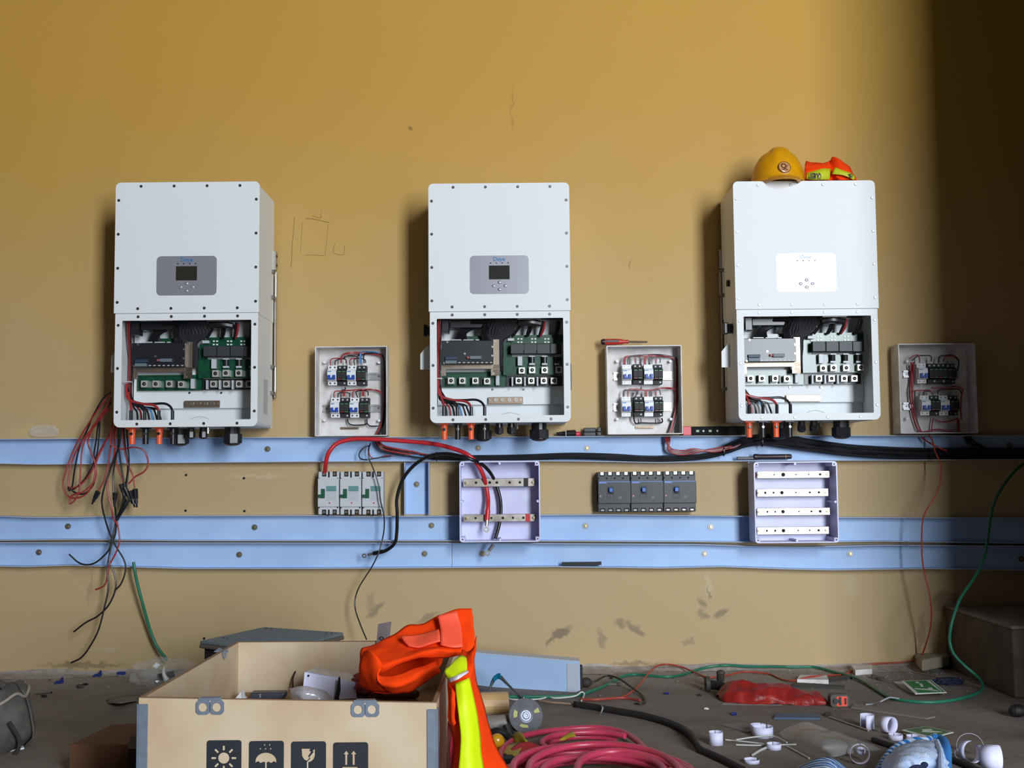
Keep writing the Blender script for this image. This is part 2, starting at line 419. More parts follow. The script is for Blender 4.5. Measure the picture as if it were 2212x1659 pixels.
def bolt(u, v, root, y=-.004):
    p = W(u, v, y)
    w_ = obj('washer', MB().cyl(p, p+V((0, -.003, 0)), .0115, 20), boltm, root)
    bl = obj('bolt', MB().cyl(p+V((0, -.002, 0)), p+V((0, -.009, 0)), .0052, 6), boltc, root)
T1 = [(-60, 948), (0, 948), (400, 945), (700, 944), (1100, 943), (1500, 941), (2240, 940)]
B1 = [(-60, 1001), (0, 1002), (80, 1004), (180, 1003), (300, 1001), (660, 998), (870, 997), (1200, 996.5), (1320, 998), (1420, 1000), (1560, 997), (1880, 995), (2240, 993)]
channel('uppermost pale blue steel channel on the wall carrying the cables', T1, B1, -60, 2240, [(1033, 968), (1268, 968), (578, 970), (2180, 962)])
T2 = [(-60, 1114), (0, 1114), (60, 1117), (160, 1117), (250, 1114), (700, 1113), (760, 1115), (900, 1115), (1000, 1113), (1300, 1111), (1550, 1114), (1800, 1117), (2240, 1119)]
B2 = [(-60, 1167), (0, 1168), (160, 1166), (400, 1169), (1100, 1169), (1500, 1171), (1700, 1173), (1900, 1170), (2240, 1175)]
channel('middle pale blue steel channel, the breakers standing on its top edge', T2, B2, -60, 2240, [(147, 1137), (550, 1139), (932, 1135), (1265, 1136), (1535, 1138)])
T3 = [(-60, 1171), (0, 1171.5), (1000, 1172.5), (1250, 1174), (1500, 1175), (1640, 1180), (1750, 1181), (1900, 1177), (2240, 1179)]
B3 = [(-60, 1223), (60, 1225), (150, 1222), (400, 1229), (660, 1229), (975, 1227)]
channel('lowest pale blue steel channel, left length up to the joint', T3, B3, -60, 974.5, [(84, 1193), (517, 1198), (917, 1196)])
B4 = [(974, 1227), (1200, 1225), (1430, 1228), (1560, 1225), (1700, 1230), (1800, 1232), (2000, 1229), (2240, 1233)]
channel('lowest pale blue steel channel, right length beyond the joint', T3, B4, 975.5, 2240, [(1042, 1196), (1522, 1196), (1836, 1196), (2205, 1207)])
# short upright channel between the first two
a = W(873, 999, -CH); b_ = W(927, 999, -CH); c_ = W(873, 1112, -CH)
root = thing('steel_channel', 'short upright pale blue steel channel joining the two upper channels', 'steel channel', (a.x, 0, c_.z), 'steel channels fixed along the wall')
m = MB(); m.box(a.x, b_.x, -.004, -.001, c_.z, a.z); m.box(a.x, a.x+.003, -CH, -.003, c_.z, a.z); m.box(b_.x-.003, b_.x, -CH, -.003, c_.z, a.z)
obj('channel_section', m, chan, root)
for x in (a.x+.0015, b_.x-.0015): obj('flange_lip', MB().cyl((x, -CH-.0005, c_.z), (x, -CH-.0005, a.z), .0018, 6), chanedge, root)
bolt(900, 1046, root)
# ================================================================= INVERTERS
YFr = -.31
iw, ih = .2635, .894
o2 = W(1081.4, 912.6, YFr); O2 = V((o2.x, 0, o2.z))
def I(cx, cy, d):           # a point seen inside the middle inverter, d metres behind its front
    return W(900+cx/5.53, 660+cy/5.53, YFr+d)-O2
inv = thing('solar_inverter', 'middle white wall inverter with lit dark screen and nothing on top', 'inverter', O2, 'white wall mounted inverters')
def L_(name, mb, m, parent=inv, smooth=None): return obj(name, mb, m, parent, world=False, smooth=smooth)
zs = .413
# housing
m = MB(); m.ring(rr(-iw+.003, .0, iw-.003, zs, .016, YFr+.004, 5, (0, 0, 1, 1)), rr(-iw+.008, .006, iw-.008, zs-.006, .012, YFr+.004, 5, (0, 0, 1, 1)), (0, .276, 0))
m.box(-iw+.004, iw-.004, -.034, -.026, .004, zs)
m.prism([V((p.x, YFr+.006, p.z)) for p in rr(-iw+.001, zs-.004, iw-.001, ih-.002, .014, 0, 5, (1, 1, 0, 0))], (0, .276, 0))
L_('housing', m, white)
m = MB(); m.ring(rr(-iw, 0, iw, zs-.002, .022, YFr, 6, (0, 0, 1, 1)), rr(-.2375, .0255, .2385, .3865, .003, YFr, 6), (0, .004, 0)); L_('front_frame', m, white)
m = MB(); m.prism([V((p.x, YFr-.006, p.z)) for p in rr(-iw-.0035, zs, iw+.0035, ih, .018, 0, 6, (1, 1, 0, 0))], (0, .011, 0)); L_('upper_cover', m, white)
# screws
def screw_proto(y):
    m = MB(); m.lathe((0, y, 0), [(0.0054, 0), (.0054, -.0012), (.0044, -.0022), (.0018, -.0022), (.0016, -.001), (.0002, -.001)], 14, 'Y'); return m
first = None
fx = [-.176, -.0535, .069, .191]
pos = [(x+.003, ih-.0145, -.006) for x in fx]+[(x-.003, zs+.0165, -.006) for x in fx]
for zz in (.828, .703, .578, .453): pos += [(-iw+.0085, zz, -.006), (iw-.0085, zz, -.006)]
pos += [(x-.003, zs-.0125, 0) for x in fx]+[(x-.002, .0115, 0) for x in fx]
for zz in (.370, .213, .055): pos += [(-iw+.0115, zz, 0), (iw-.0115, zz, 0)]
for (x, z, y) in pos:
    if first is None:
        first = L_('screw', screw_proto(YFr), screwm); first.location = (x, y, z)
    else:
        c = dupe(first, (0, 0, 0)); c.location = (x, y, z)
# display panel
yp = YFr-.0062
dp = L_('display_panel', MB().prism([V((p.x, yp, p.z)) for p in rr(-.111, .4765, .111, .6205, .016, 0, 6)], (0, -.0012, 0)), panelm)
yq = yp-.0012
L_('screen', MB().box(-.0395, .0385, yq-.0008, yq+.0005, .531, .583, .0003, 1), screenm, dp)
for k, x in enumerate((-.033, -.011, .011, .033)): L_('indicator_light', MB().cyl((x, yq, .5925), (x, yq-.0008, .5925), .0026, 10), blackm, dp)
for x, z in ((0, .520), (-.022, .5065), (.022, .5065), (0, .4935)):
    mb = MB(); mb.ball((x, yq, z), (.0075, .0028, .0062), 14); L_('push_button', mb, panelm, dp)
text('logo', 'Deye', .021, (-.001, yq-.0004, .6065), logob, dp, ext=.0004, bold=.0004)
# side fittings
for s in (-1, 1):
    for z0, z1 in ((.503, .602), (.135, .235)):
        m = MB(); m.tube([(s*(iw-.004), -.062, z0), (s*(iw+.01), -.062, z0+.001), (s*(iw+.014), -.062, z0+.008), (s*(iw+.014), -.062, z1-.008), (s*(iw+.01), -.062, z1-.001), (s*(iw-.004), -.062, z1)], .0032, 8, 3)
        h = L_('side_handle', m, steel)
        for z in (z0, z1): L_('handle_foot', MB().box(s*(iw-.004), s*(iw+.010), -.07, -.054, z-.007, z+.007, .001, 1), screwm, h)
    br = L_('hanging_bracket', MB().box(s*(iw-.006), s*(iw+.008), -.03, -.0, .615, .690, .001, 1).box(s*(iw+.002), s*(iw+.008), -.026, -.001, .12, .60), steel)
    for z in (.634, .670): L_('bracket_screw', MB().cyl((s*(iw+.008), -.018, z), (s*(iw+.012), -.018, z), .005, 8), screwm, br)
kn = I(100, 270, .10)
m = MB(); m.cyl((-iw+.002, kn.y, .354), (-iw-.016, kn.y, .354), .019, 20); m.box(-iw-.032, -iw-.015, kn.y-.012, kn.y+.012, .332, .377, .004); L_('isolator_knob', m, blackp)
L_('side_vent_plug', MB().cyl((-iw+.002, kn.y+.03, .532), (-iw-.010, kn.y+.03, .532), .013, 14), blackp)
bp = [I(120, 500, .09), I(45, 590, .09), I(45, 775, .09), I(122, 775, .09), I(150, 775, .09), I(150, 500, .09)]
L_('side_plate', MB().prism(bp, (0, .003, 0)), white)
L_('rating_label', MB().box(iw-.0035, iw-.0025, -.2, -.12, .05, .18), greyl)
# interior sheets
m = MB(); a = I(290, 860, .17); c = I(1575, 1182, .17); d2 = I(1900, 1182, .17)
m.box(-iw+.018, iw-.009, YFr+.170, YFr+.173, c.z, .4)
L_('rear_tray', m, white_in)
m = MB(); m.box(-iw+.009, iw-.009, YFr+.19, YFr+.193, .006, c.z+.01); L_('lower_tray', m, white_in)
m = MB(); m.box(-iw+.009, iw-.009, YFr+.01, YFr+.2, zs-.012, zs-.006); L_('compartment_roof', m, darkp)
for (x0, x1) in ((420, 800), (1200, 1495)):
    p, q = I(x0, 186, .03), I(x1, 170, .03)
    L_('cable_clamp', MB().box(p.x, q.x, p.y, p.y+.008, p.z, .3935, .0015, 1), steel)
def ib(name, cx0, cy0, cx1, cy1, d, t, mt, bev=.0, parent=inv):
    p, q = I(cx0, cy1, d), I(cx1, cy0, d); 
    return L_(name, MB().box(p.x, q.x, p.y, p.y+t, p.z, q.z, bev, 1), mt, parent)
ib('circuit_board', 310, 800, 1075, 985, .150, .004, pcb)
b2 = ib('circuit_board', 1035, 620, 1740, 840, .125, .003, pcb)
ib('circuit_board', 1130, 365, 1760, 470, .125, .003, pcb)
ib('circuit_board', 1060, 845, 1740, 975, .150, .004, blackp)
ib('circuit_board', 540, 380, 900, 430, .12, .003, pcb)
ib('circuit_board', 1040, 450, 1140, 640, .13, .003, pcb)
# black cover with connectors
cov = ib('board_cover', 296, 430, 915, 712, .075, .03, darkp, .002)
cov.data.materials[0] = mat('smoked_cover', (30, 32, 38), .33)
for (x, y) in ((367, 452), (905, 507), (903, 612), (575, 588), (330, 700)):
    p = I(x, y, .074); L_('cover_screw', MB().cyl(p, p+V((0, -.002, 0)), .0042, 8), steel, cov)
for i, x in enumerate(range(512, 912, 54)): ib('vent_slot', x-14, 688, x+14, 698, .0742, .001, greyl, parent=cov)
for x0, x1 in ((413, 535), (560, 680), (705, 748)): ib('edge_clip', x0, 420, x1, 432, .074, .003, greyl, parent=cov)
ib('connector_strip', 342, 665, 478, 705, .062, .014, mat('connector_grey', (96, 110, 118), .5), .001)
ib('connector_strip', 342, 622, 485, 660, .064, .012, mat('connector_blue', (34, 52, 78), .5), .001)
ib('connector_strip', 636, 612, 772, 652, .062, .014, MATS['connector_grey'], .001)
ib('connector_strip', 598, 618, 632, 645, .064, .012, mat('connector_red', (150, 80, 80), .5), .001)
# bracket
m = MB()
for (x0, y0, x1, y1) in ((298, 716, 985, 770), (915, 420, 985, 845), (298, 770, 350, 850), (888, 770, 985, 845)):
    p, q = I(x0, y1, .1), I(x1, y0, .1); m.box(p.x, q.x, p.y, p.y+.002, p.z, q.z)
brk = L_('board_bracket', m, bracketm)
for (x, y) in ((918, 824), (335, 832), (935, 440)):
    p = I(x, y, .1); L_('bracket_screw', MB().cyl(p, p+V((0, -.003, 0)), .0045, 8), steel, brk)
# relays
for (x0, x1) in ((1124, 1276), (1284, 1432), (1440, 1594), (1600, 1733)): ib('relay', x0, 468, x1, 588, .085, .03, mat('relay_black', (46, 48, 54), .5), .0012)
# resistors with white ends
for (x0, x1) in ((1345, 1412), (1497, 1560), (1650, 1705)):
    p, q = I(x0, 720, .1), I(x1, 612, .1); xm = (p.x+q.x)/2
    f = L_('capacitor', MB().cyl((xm, p.y+.01, p.z+.004), (xm, p.y+.01, q.z-.004), .0098, 14), blackp)
    L_('capacitor_end', MB().box(p.x, q.x, p.y, p.y+.012, p.z, p.z+.0065), greyl, f); L_('capacitor_end', MB().box(p.x, q.x, p.y, p.y+.012, q.z-.004, q.z), greyl, f)
ib('current_sensor', 1207, 618, 1262, 728, .1, .02, greyl, .001)
ib('ribbon_socket', 945, 845, 988, 960, .13, .02, greyl, .001)
ib('ribbon_socket', 1088, 405, 1165, 438, .11, .015, greyl, .001)
padm = mat('solder_pad', (226, 226, 214), .4)
for cx in (1235, 1400, 1557):
    for dx in (-20, 18):
        for dy in (-18, 20): ib('solder_pad', cx+dx-11, 432+dy-8, cx+dx+11, 432+dy+8, .122, .002, padm, parent=b2)
for i in range(3):
    ib('barrier_wall', 1135+150*i, 862, 1153+150*i, 965, .12, .02, greyl)
for i in range(4):
    ib('terminal_barrier', 352+150*i-(40 if i == 3 else 0), 868, 370+150*i-(40 if i == 3 else 0), 960, .135, .012, blackp)
# terminals
def terminal(cx, cy, d=.11):
    p = I(cx, cy, d); h = .0126
    t = L_('terminal_block', MB().box(p.x-h, p.x+h, p.y, p.y+.03, p.z-h, p.z+h, .0012, 1), mat('terminal_nickel', (214, 212, 206), .35, metal=.55))
    L_('terminal_hole', MB().lathe((p.x, p.y-.0002, p.z), [(.0072, .001), (.0072, -.0006), (.006, -.0006), (.0058, .0)], 14, 'Y'), holem, t)
    L_('terminal_screw', MB().ball((p.x, p.y-.0004, p.z), (.0034, .0014, .0034), 10), screwm, t)
for c in ((410, 905), (545, 905), (702, 905), (842, 910)): terminal(*c, .12)
for c in ((1257, 785), (1380, 780), (1530, 780), (1700, 775)): terminal(*c, .10)
for c in ((1220, 905), (1370, 905), (1520, 905), (1640, 905)): terminal(*c, .12)
# earth bar
p, q = I(855, 1178, .155), I(1270, 1096, .155)
eb = L_('earth_bar', MB().box(p.x, q.x, p.y, p.y+.008, p.z, q.z, .001, 1), mat('brass_nickel', (150, 130, 112), .35, metal=.8))
for cx in (945, 1025, 1105, 1185): 
    p = I(cx, 1130, .155); L_('bar_screw', MB().lathe((p.x, p.y, p.z), [(.008, 0), (.008, -.003), (.0035, -.003), (.003, -.001), (.0005, -.001)], 14, 'Y'), steel, eb)
for cx in (875, 1245):
    p = I(cx, 1132, .155); L_('bar_screw', MB().cyl(p, p+V((0, -.002, 0)), .005, 8), steel, eb)
for cx in (908, 1280):
    p = I(cx, 1008, .168); L_('tray_stud', MB().cyl(p, p+V((0, -.004, 0)), .004, 8), screwm)
# wiring
def iw_(pts, r, mt, name='wire'):
    return L_(name, MB().tube([I(*p) for p in pts], r, 7, 5), mt)
for k in range(4):
    iw_([(262+k*12, 165, .05), (258+k*9, 300, .06), (262+k*8, 430, .07), (252+k*6, 600, .1), (250+k*8, 800, .1), (258+k*8, 960, .09), (270+k*10, 1060, .08), (330, 1120+k*8, .08), (430+k*10, 1150+k*10, .08)], .0034, redwire if k % 2 == 0 else blackwire)
iw_([(255, 900, .06), (262, 1050, .06), (330, 1105, .06), (450, 1135, .06), (560, 1145, .055), (625, 1175, .05), (650, 1230, .045), (652, 1312, .045)], .0046, redwire)
iw_([(255, 940, .07), (300, 1080, .07), (420, 1130, .07), (560, 1135, .06), (700, 1130, .055), (775, 1160, .05), (810, 1220, .045), (812, 1310, .045)], .0046, blackwire)
iw_([(270, 1000, .065), (300, 1110, .06), (322, 1180, .05), (325, 1320, .045)], .0046, redwire)
iw_([(280, 1020, .07), (360, 1130, .06), (450, 1160, .055), (485, 1210, .05), (487, 1320, .045)], .0046, blackwire)
for k in range(7):
    x = 350+k*42
    iw_([(260, 1010+k*5, .10), (300, 1120+k*4, .10), (x-40, 1170+k*3, .10), (x, 1230, .10), (x+8+k*4, 1318, .10)], .0036, (blackwire, redwire, blackwire, blackwire, bluewire, blackwire, blackwire)[k])
for x in (325, 487, 652, 812):
    p, q = I(x, 1210, .045), I(x, 1325, .045)
    L_('lug_sleeve', MB().cyl(q, p, .0064, 12), blackp)
for k in range(9):
    x = 860+k*32
    iw_([(x+30, 150, .07), (x+10*sin(k), 240, .09), (x-30+8*k, 330, .1), (950+(k-4)*18, 420, .11), (980+(k-4)*8, 560, .12), (1000, 720, .13)], .009 if k > 3 else .006, mat('braided_sleeve', (30, 31, 38), .6, bump=.6, bscale=500))
for k in range(5): iw_([(700+k*40, 200, .06), (600+k*30, 260, .09), (520+k*16, 340, .1), (470+k*30, 420, .11)], .007, blackwire)
for k in range(3): iw_([(800+k*25, 260, .06), (780+k*25, 350, .08), (800+k*25, 425, .09)], .005, blackwire)
for k, x in enumerate((1330, 1480, 1660)):
    iw_([(x+30, 200, .08), (x+10, 290, .09), (x-15, 380, .11)], .005, blackwire)
    iw_([(x+50, 210, .08), (x+36, 300, .09), (x-2, 380, .11)], .0045, redwire if k == 1 else blackwire)
iw_([(1180, 200, .07), (1230, 260, .08), (1200, 310, .09), (1150, 380, .1)], .006, blackwire)
iw_([(1220, 230, .06), (1350, 215, .05), (1480, 235, .06)], .011, blackp, 'cable_tray')
ib('fan_block', 1240, 205, 1480, 265, .06, .05, blackp, .002)
ib('fan_block', 300, 185, 385, 340, .05, .06, blackp, .002)
ib('fan_block', 400, 195, 790, 285, .07, .06, blackp, .002)
iw_([(1020, 1305, .06), (1060, 1290, .06), (1130, 1282, .06), (1190, 1296, .06), (1230, 1308, .06)], .0014, whitewire, 'loose_strand')
tie = I(265, 880, .05); L_('cable_tie', MB().box(tie.x-.012, tie.x+.014, tie.y-.006, tie.y+.02, tie.z-.002, tie.z+.002), wiretie)
# underside connectors
def conn(cx, mt, nm):
    p = I(cx, 1450, .06); x, y = p.x, p.y
    m = MB(); m.box(x-.018, x+.018, y-.018, y+.018, -.005, .001, .001, 1); m.cyl((x, y, -.004), (x, y, -.018), .0125, 18); m.cyl((x, y, -.016), (x, y, -.060), .0108, 18)
    c = L_(nm, m, mt, smooth=True)
    L_('release_button', MB().lathe((x, y-.0125, -.022), [(.0056, .004), (.0056, -.0008), (.0035, -.0012), (.0003, -.0008)], 14, 'Y'), blackp if mt is orange else screwm, c)
for cx, mt, nm in ((332, orange, 'battery_plug'), (490, blackp, 'battery_plug'), (650, orange, 'battery_plug'), (808, blackp, 'battery_plug')): conn(cx, mt, nm)
def gland(cx, r, h, d):
    p = I(cx, 1450, d); x, y = p.x, p.y
    m = MB(); m.cyl((x, y, .001), (x, y, -h*.45), r*.82, 16); m.cyl((x, y, -h*.42), (x, y, -h), r, 8); m.ball((x, y, -h), (r*.85, r*.85, h*.18), 14)
    L_('cable_gland', m, blackp)
gland(985, .0165, .036, .10); gland(1130, .0165, .036, .10); gland(1462, .0365, .058, .11)
gland(790, .034, .056, .19)
p = I(1200, 1440, .08); L_('earth_stud', MB().cyl((p.x, p.y, 0), (p.x, p.y, -.022), .004, 8).cyl((p.x, p.y, -.008), (p.x, p.y, -.012), .008, 6), steel)
for (x, y) in ((1620, 400), (1640, 440)):
    pass
inv1 = copy_tree(inv); o1 = W(400.5, 922.0, YFr-.02); inv1.location = (o1.x, -.02, o1.z); inv1.scale = (1.017, 1.0, 1.034); inv.scale = (1, 1, 1.0157)
inv1['label'] = 'leftmost white wall inverter, grey display panel, with a tangle of red leads hanging beside it'
inv3 = copy_tree(inv); o3 = W(1749.5, 907.7, YFr); inv3.location = (o3.x, 0, o3.z)
inv3.scale = (1.008, 1, 1.0157)
inv3['label'] = 'rightmost white wall inverter with a yellow hard hat on top'
I3 = V((o3.x, 0, o3.z)); IT3 = o3.z+.894*1.0157
exec_rest = True
#PART2
# ================================================================= DISTRIBUTION BOXES
def enclosure(name, label, cat, u0, v0, u1, v1, yf, yb, mt, group, rad=.006, wall_t=.004, rimw=.0):
    A, B = W(u0, v1, yf), W(u1, v0, yf)
    x0, x1, z0, z1 = A.x, B.x, (A.z+W(u1, v1, yf).z)/2, (B.z+W(u0, v0, yf).z)/2
    root = thing(name, label, cat, ((x0+x1)/2, yb, z0), group)
    m = MB(); m.ring(rr(x0, z0, x1, z1, rad, yf, 5), rr(x0+wall_t, z0+wall_t, x1-wall_t, z1-wall_t, max(.001, rad-wall_t/2), yf, 5), (0, yb-yf, 0))
    m.box(x0+.001, x1-.001, yb-.004, yb-.0005, z0+.001, z1-.001)
    obj('enclosure', m, mt, root)
    return root, x0, x1, z0, z1
def bprof(w_, full):
    # side section of a rail-mounted breaker (y, z)
    return [(0, -.039), (-.044, -.039), (-.044, -.024), (-.062, -.021), (-.066, -.012), (-.066, .014), (-.062, .021), (-.044, .024), (-.044, .039), (0, .039)]
BP = {}
def breaker(root, x, z, yb, black=False, off=False, w_=.0352):
    m = MB(); pr = bprof(w_, 0)
    m.prism([V((x-w_/2, yb+a, z+c)) for a, c in pr], (w_, 0, 0))
    o = obj('surge_protector' if black else 'circuit_breaker', m, (blackm if black else whiteplas), root)
    if black: o['label'] = 'black surge protector module'
    base = V(root.location)
    def sub(nm, mb, mt):
        q = obj(nm, mb, mt, None, world=False); q.parent = o; q.data.transform(Matrix.Translation(-base)); return q
    o2_ = []
    for sx in (-1, 1):
        for sz in (-1, 1):
            if black and sz < 0 and sx < 0: continue
            o2_.append(sub('terminal_screw', MB().cyl((x+sx*.009, yb-.043, z+sz*.0315), (x+sx*.009, yb-.0448, z+sz*.0315), .0036, 10), greyl if black else screwm))
    if not black:
        m = MB(); m.box(x-.0145, x+.0145, yb-.074, yb-.066, z-.0185, z-.0105, .001, 1)
        for sx in (-1, 1): m.box(x+sx*.0095-.005, x+sx*.0095+.005, yb-.076, yb-.066, z-.0175, z-.0005, .001, 1)
        sub('toggle', m, blue)
        sub('brand_strip', MB().box(x-.016, x-.002, yb-.0666, yb-.0655, z+.0125, z+.016), logob)
    else:
        sub('module_seam', MB().box(x-.0006, x+.0006, yb-.0664, yb-.0655, z-.018, z+.018), holem)
        for sx in (-1, 1):
            sub('status_window', MB().box(x+sx*.009-.0065, x+sx*.009+.0065, yb-.0664, yb-.0655, z+.013, z+.016), greenled)
            sub('status_window', MB().box(x+sx*.009-.0075, x+sx*.009+.0075, yb-.0666, yb-.0655, z-.0185, z-.0155), redled if sx < 0 else greenled)
    return o
def dist_box(label, u0, v0, u1, v1, units, rails, bosses, wires, group='wall distribution boxes', depth=.095, mt=None, zoom=None, extras=True):
    yb = -.003; yf = -depth
    zo, sc, (zx, zy) = zoom
    root, x0, x1, z0, z1 = enclosure('distribution_box', label, 'distribution box', u0, v0, u1, v1, yf, yb, mt or dingy, group, .004, .0035)
    P = lambda cx, cy, y=-.05: W(zx+cx/sc, zy+cy/sc, y)
    for (ax, ay, bx_, by) in rails:
        p, q = P(ax, by, -.02), P(bx_, ay, -.02)
        m = MB(); m.box(p.x, q.x, -.0115, -.0075, p.z+.006, q.z-.006); m.box(p.x, q.x, -.018, -.0165, q.z-.006, q.z); m.box(p.x, q.x, -.018, -.0165, p.z, p.z+.006)
        m.box(p.x, q.x, -.018, -.008, q.z-.0072, q.z-.006); m.box(p.x, q.x, -.018, -.008, p.z+.006, p.z+.0072)
        rl = obj('din_rail', m, mat('rail_zinc', (190, 190, 192), .32, metal=.8), root)
        for xx in (p.x+.014, q.x-.014): obj('rail_slot', MB().cyl((xx, -.0118, (p.z+q.z)/2), (xx, -.0112, (p.z+q.z)/2), .004, 10), screwm, root)
    for (cx, cy) in bosses:
        p = P(cx, cy, -.02)
        obj('corner_post', MB().cyl((p.x, -.006, p.z), (p.x, -.034, p.z), .0055, 14), mt or whiteplas, root)
    for (cx, cy, bl) in units:
        p = P(cx, cy, -.062); breaker(root, p.x, p.z, -.016, bl)
    for (pts, r, c) in wires:
        obj('wire', MB().tube([P(*p) for p in pts], r, 7, 4), c, root)
    return root, P
RW, BW = redwire, blackwire
y1, y2 = -.05, -.03
bxA, PA = dist_box('white open distribution box left of the middle inverter, blue wire at its top', 680, 748, 836, 942,
    [(420, 583, 0), (572, 583, 1), (722, 583, 0), (877, 583, 1), (465, 1087, 0), (615, 1087, 1), (765, 1087, 0), (920, 1087, 1)],
    [(300, 540, 1190, 660), (270, 1035, 1185, 1160)], [(305, 385), (1150, 388), (305, 1285), (1150, 1290)],
    [([(390, 425, y1), (388, 360, y1), (420, 322, y1), (520, 318, y1), (620, 335, y1), (630, 395, y1)], .0022, redwire),
     ([(460, 425, y1), (462, 365, y1), (510, 335, y1), (600, 325, y1), (632, 350, y1), (635, 400, y1)], .0022, BW),
     ([(690, 425, y1), (688, 360, y1), (720, 325, y1), (800, 318, y1)], .0022, redwire),
     ([(765, 425, y1), (755, 350, y1), (790, 322, y1), (860, 318, y1), (930, 345, y1), (935, 390, y1)], .0022, BW),
     ([(555, 395, y1), (555, 320, y1), (600, 250, y1), (720, 228, y1), (900, 230, y2), (1100, 250, y2), (1210, 290, y2), (1225, 700, y2), (1210, 1200, y2), (1150, 1420, y2), (1080, 1530, y2)], .0026, redwire),
     ([(540, 320, y1), (590, 262, y1), (720, 240, y1), (900, 245, y2), (1110, 262, y2), (1195, 300, y2)], .0024, RW),
     ([(590, 330, y1), (640, 280, y1), (800, 275, y2), (960, 240, y2), (1120, 245, y2), (1200, 275, y2), (1225, 380, y2), (1240, 800, y2), (1225, 1300, y2), (1120, 1530, y2)], .003, BW),
     ([(850, 395, y1), (850, 300, y1), (855, 240, y1), (900, 215, y2), (1000, 215, y2), (1100, 225, y2), (1195, 268, y2)], .0026, bluewire),
     ([(870, 395, y1), (872, 330, y1), (862, 250, y1)], .0024, bluewire),
     ([(915, 395, y1), (905, 300, y1), (930, 250, y2), (1040, 235, y2), (1195, 262, y2)], .0024, BW),
     ([(440, 930, y1), (445, 860, y1), (480, 828, y1), (600, 830, y1), (760, 810, y1), (900, 800, y1), (1050, 805, y2), (1180, 850, y2)], .0024, RW),
     ([(505, 930, y1), (510, 870, y1), (560, 850, y1), (680, 862, y1), (690, 915, y1)], .0022, BW),
     ([(590, 910, y1), (590, 850, y1), (610, 820, y1), (800, 815, y1), (960, 808, y2), (1120, 815, y2), (1190, 870, y2)], .0024, RW),
     ([(610, 910, y1), (606, 850, y1)], .0024, RW), ([(735, 930, y1), (725, 870, y1), (760, 825, y1)], .0022, RW),
     ([(815, 930, y1), (790, 870, y1), (800, 830, y1), (960, 830, y1), (975, 900, y1)], .0022, BW),
     ([(885, 910, y1), (890, 850, y1), (900, 812, y1)], .0024, RW), ([(905, 910, y1), (906, 850, y1), (910, 812, y1)], .0024, RW),
     ([(615, 765, y1), (618, 800, y1), (560, 820, y1)], .0024, BW),
     ([(655, 1262, y2), (665, 1320, y2), (720, 1355, y2), (850, 1358, y2), (950, 1340, y2), (955, 1262, y2)], .0026, BW),
     ([(955, 1262, y2), (965, 1340, y2), (1020, 1375, y2), (1130, 1372, y2)], .0026, BW),
     ([(1190, 1285, y2), (1160, 1380, y2), (1100, 1500, y2), (1075, 1535, y2)], .0022, RW),
     ([(1210, 1240, y2), (1180, 1390, y2), (1130, 1500, y2), (1105, 1540, y2)], .003, BW),
     ([(1222, 320, y2), (1232, 760, y2), (1222, 1200, y2), (1180, 1400, y2), (1140, 1535, y2)], .003, BW)],
    zoom=(0, 7.215, (660, 730)))
m = MB(); 
for k in range(10): p = PA(640+k*19, 1405, -.012); m.cyl(p, p+V((0, -.008, 0)), .0034, 8)
p, q = PA(545, 1425, -.012), PA(825, 1388, -.012); m.box(p.x, q.x, -.014, -.006, p.z, q.z); obj('neutral_bar', m, mat('neutral_brass', (136, 118, 96), .4, metal=.6), bxA)
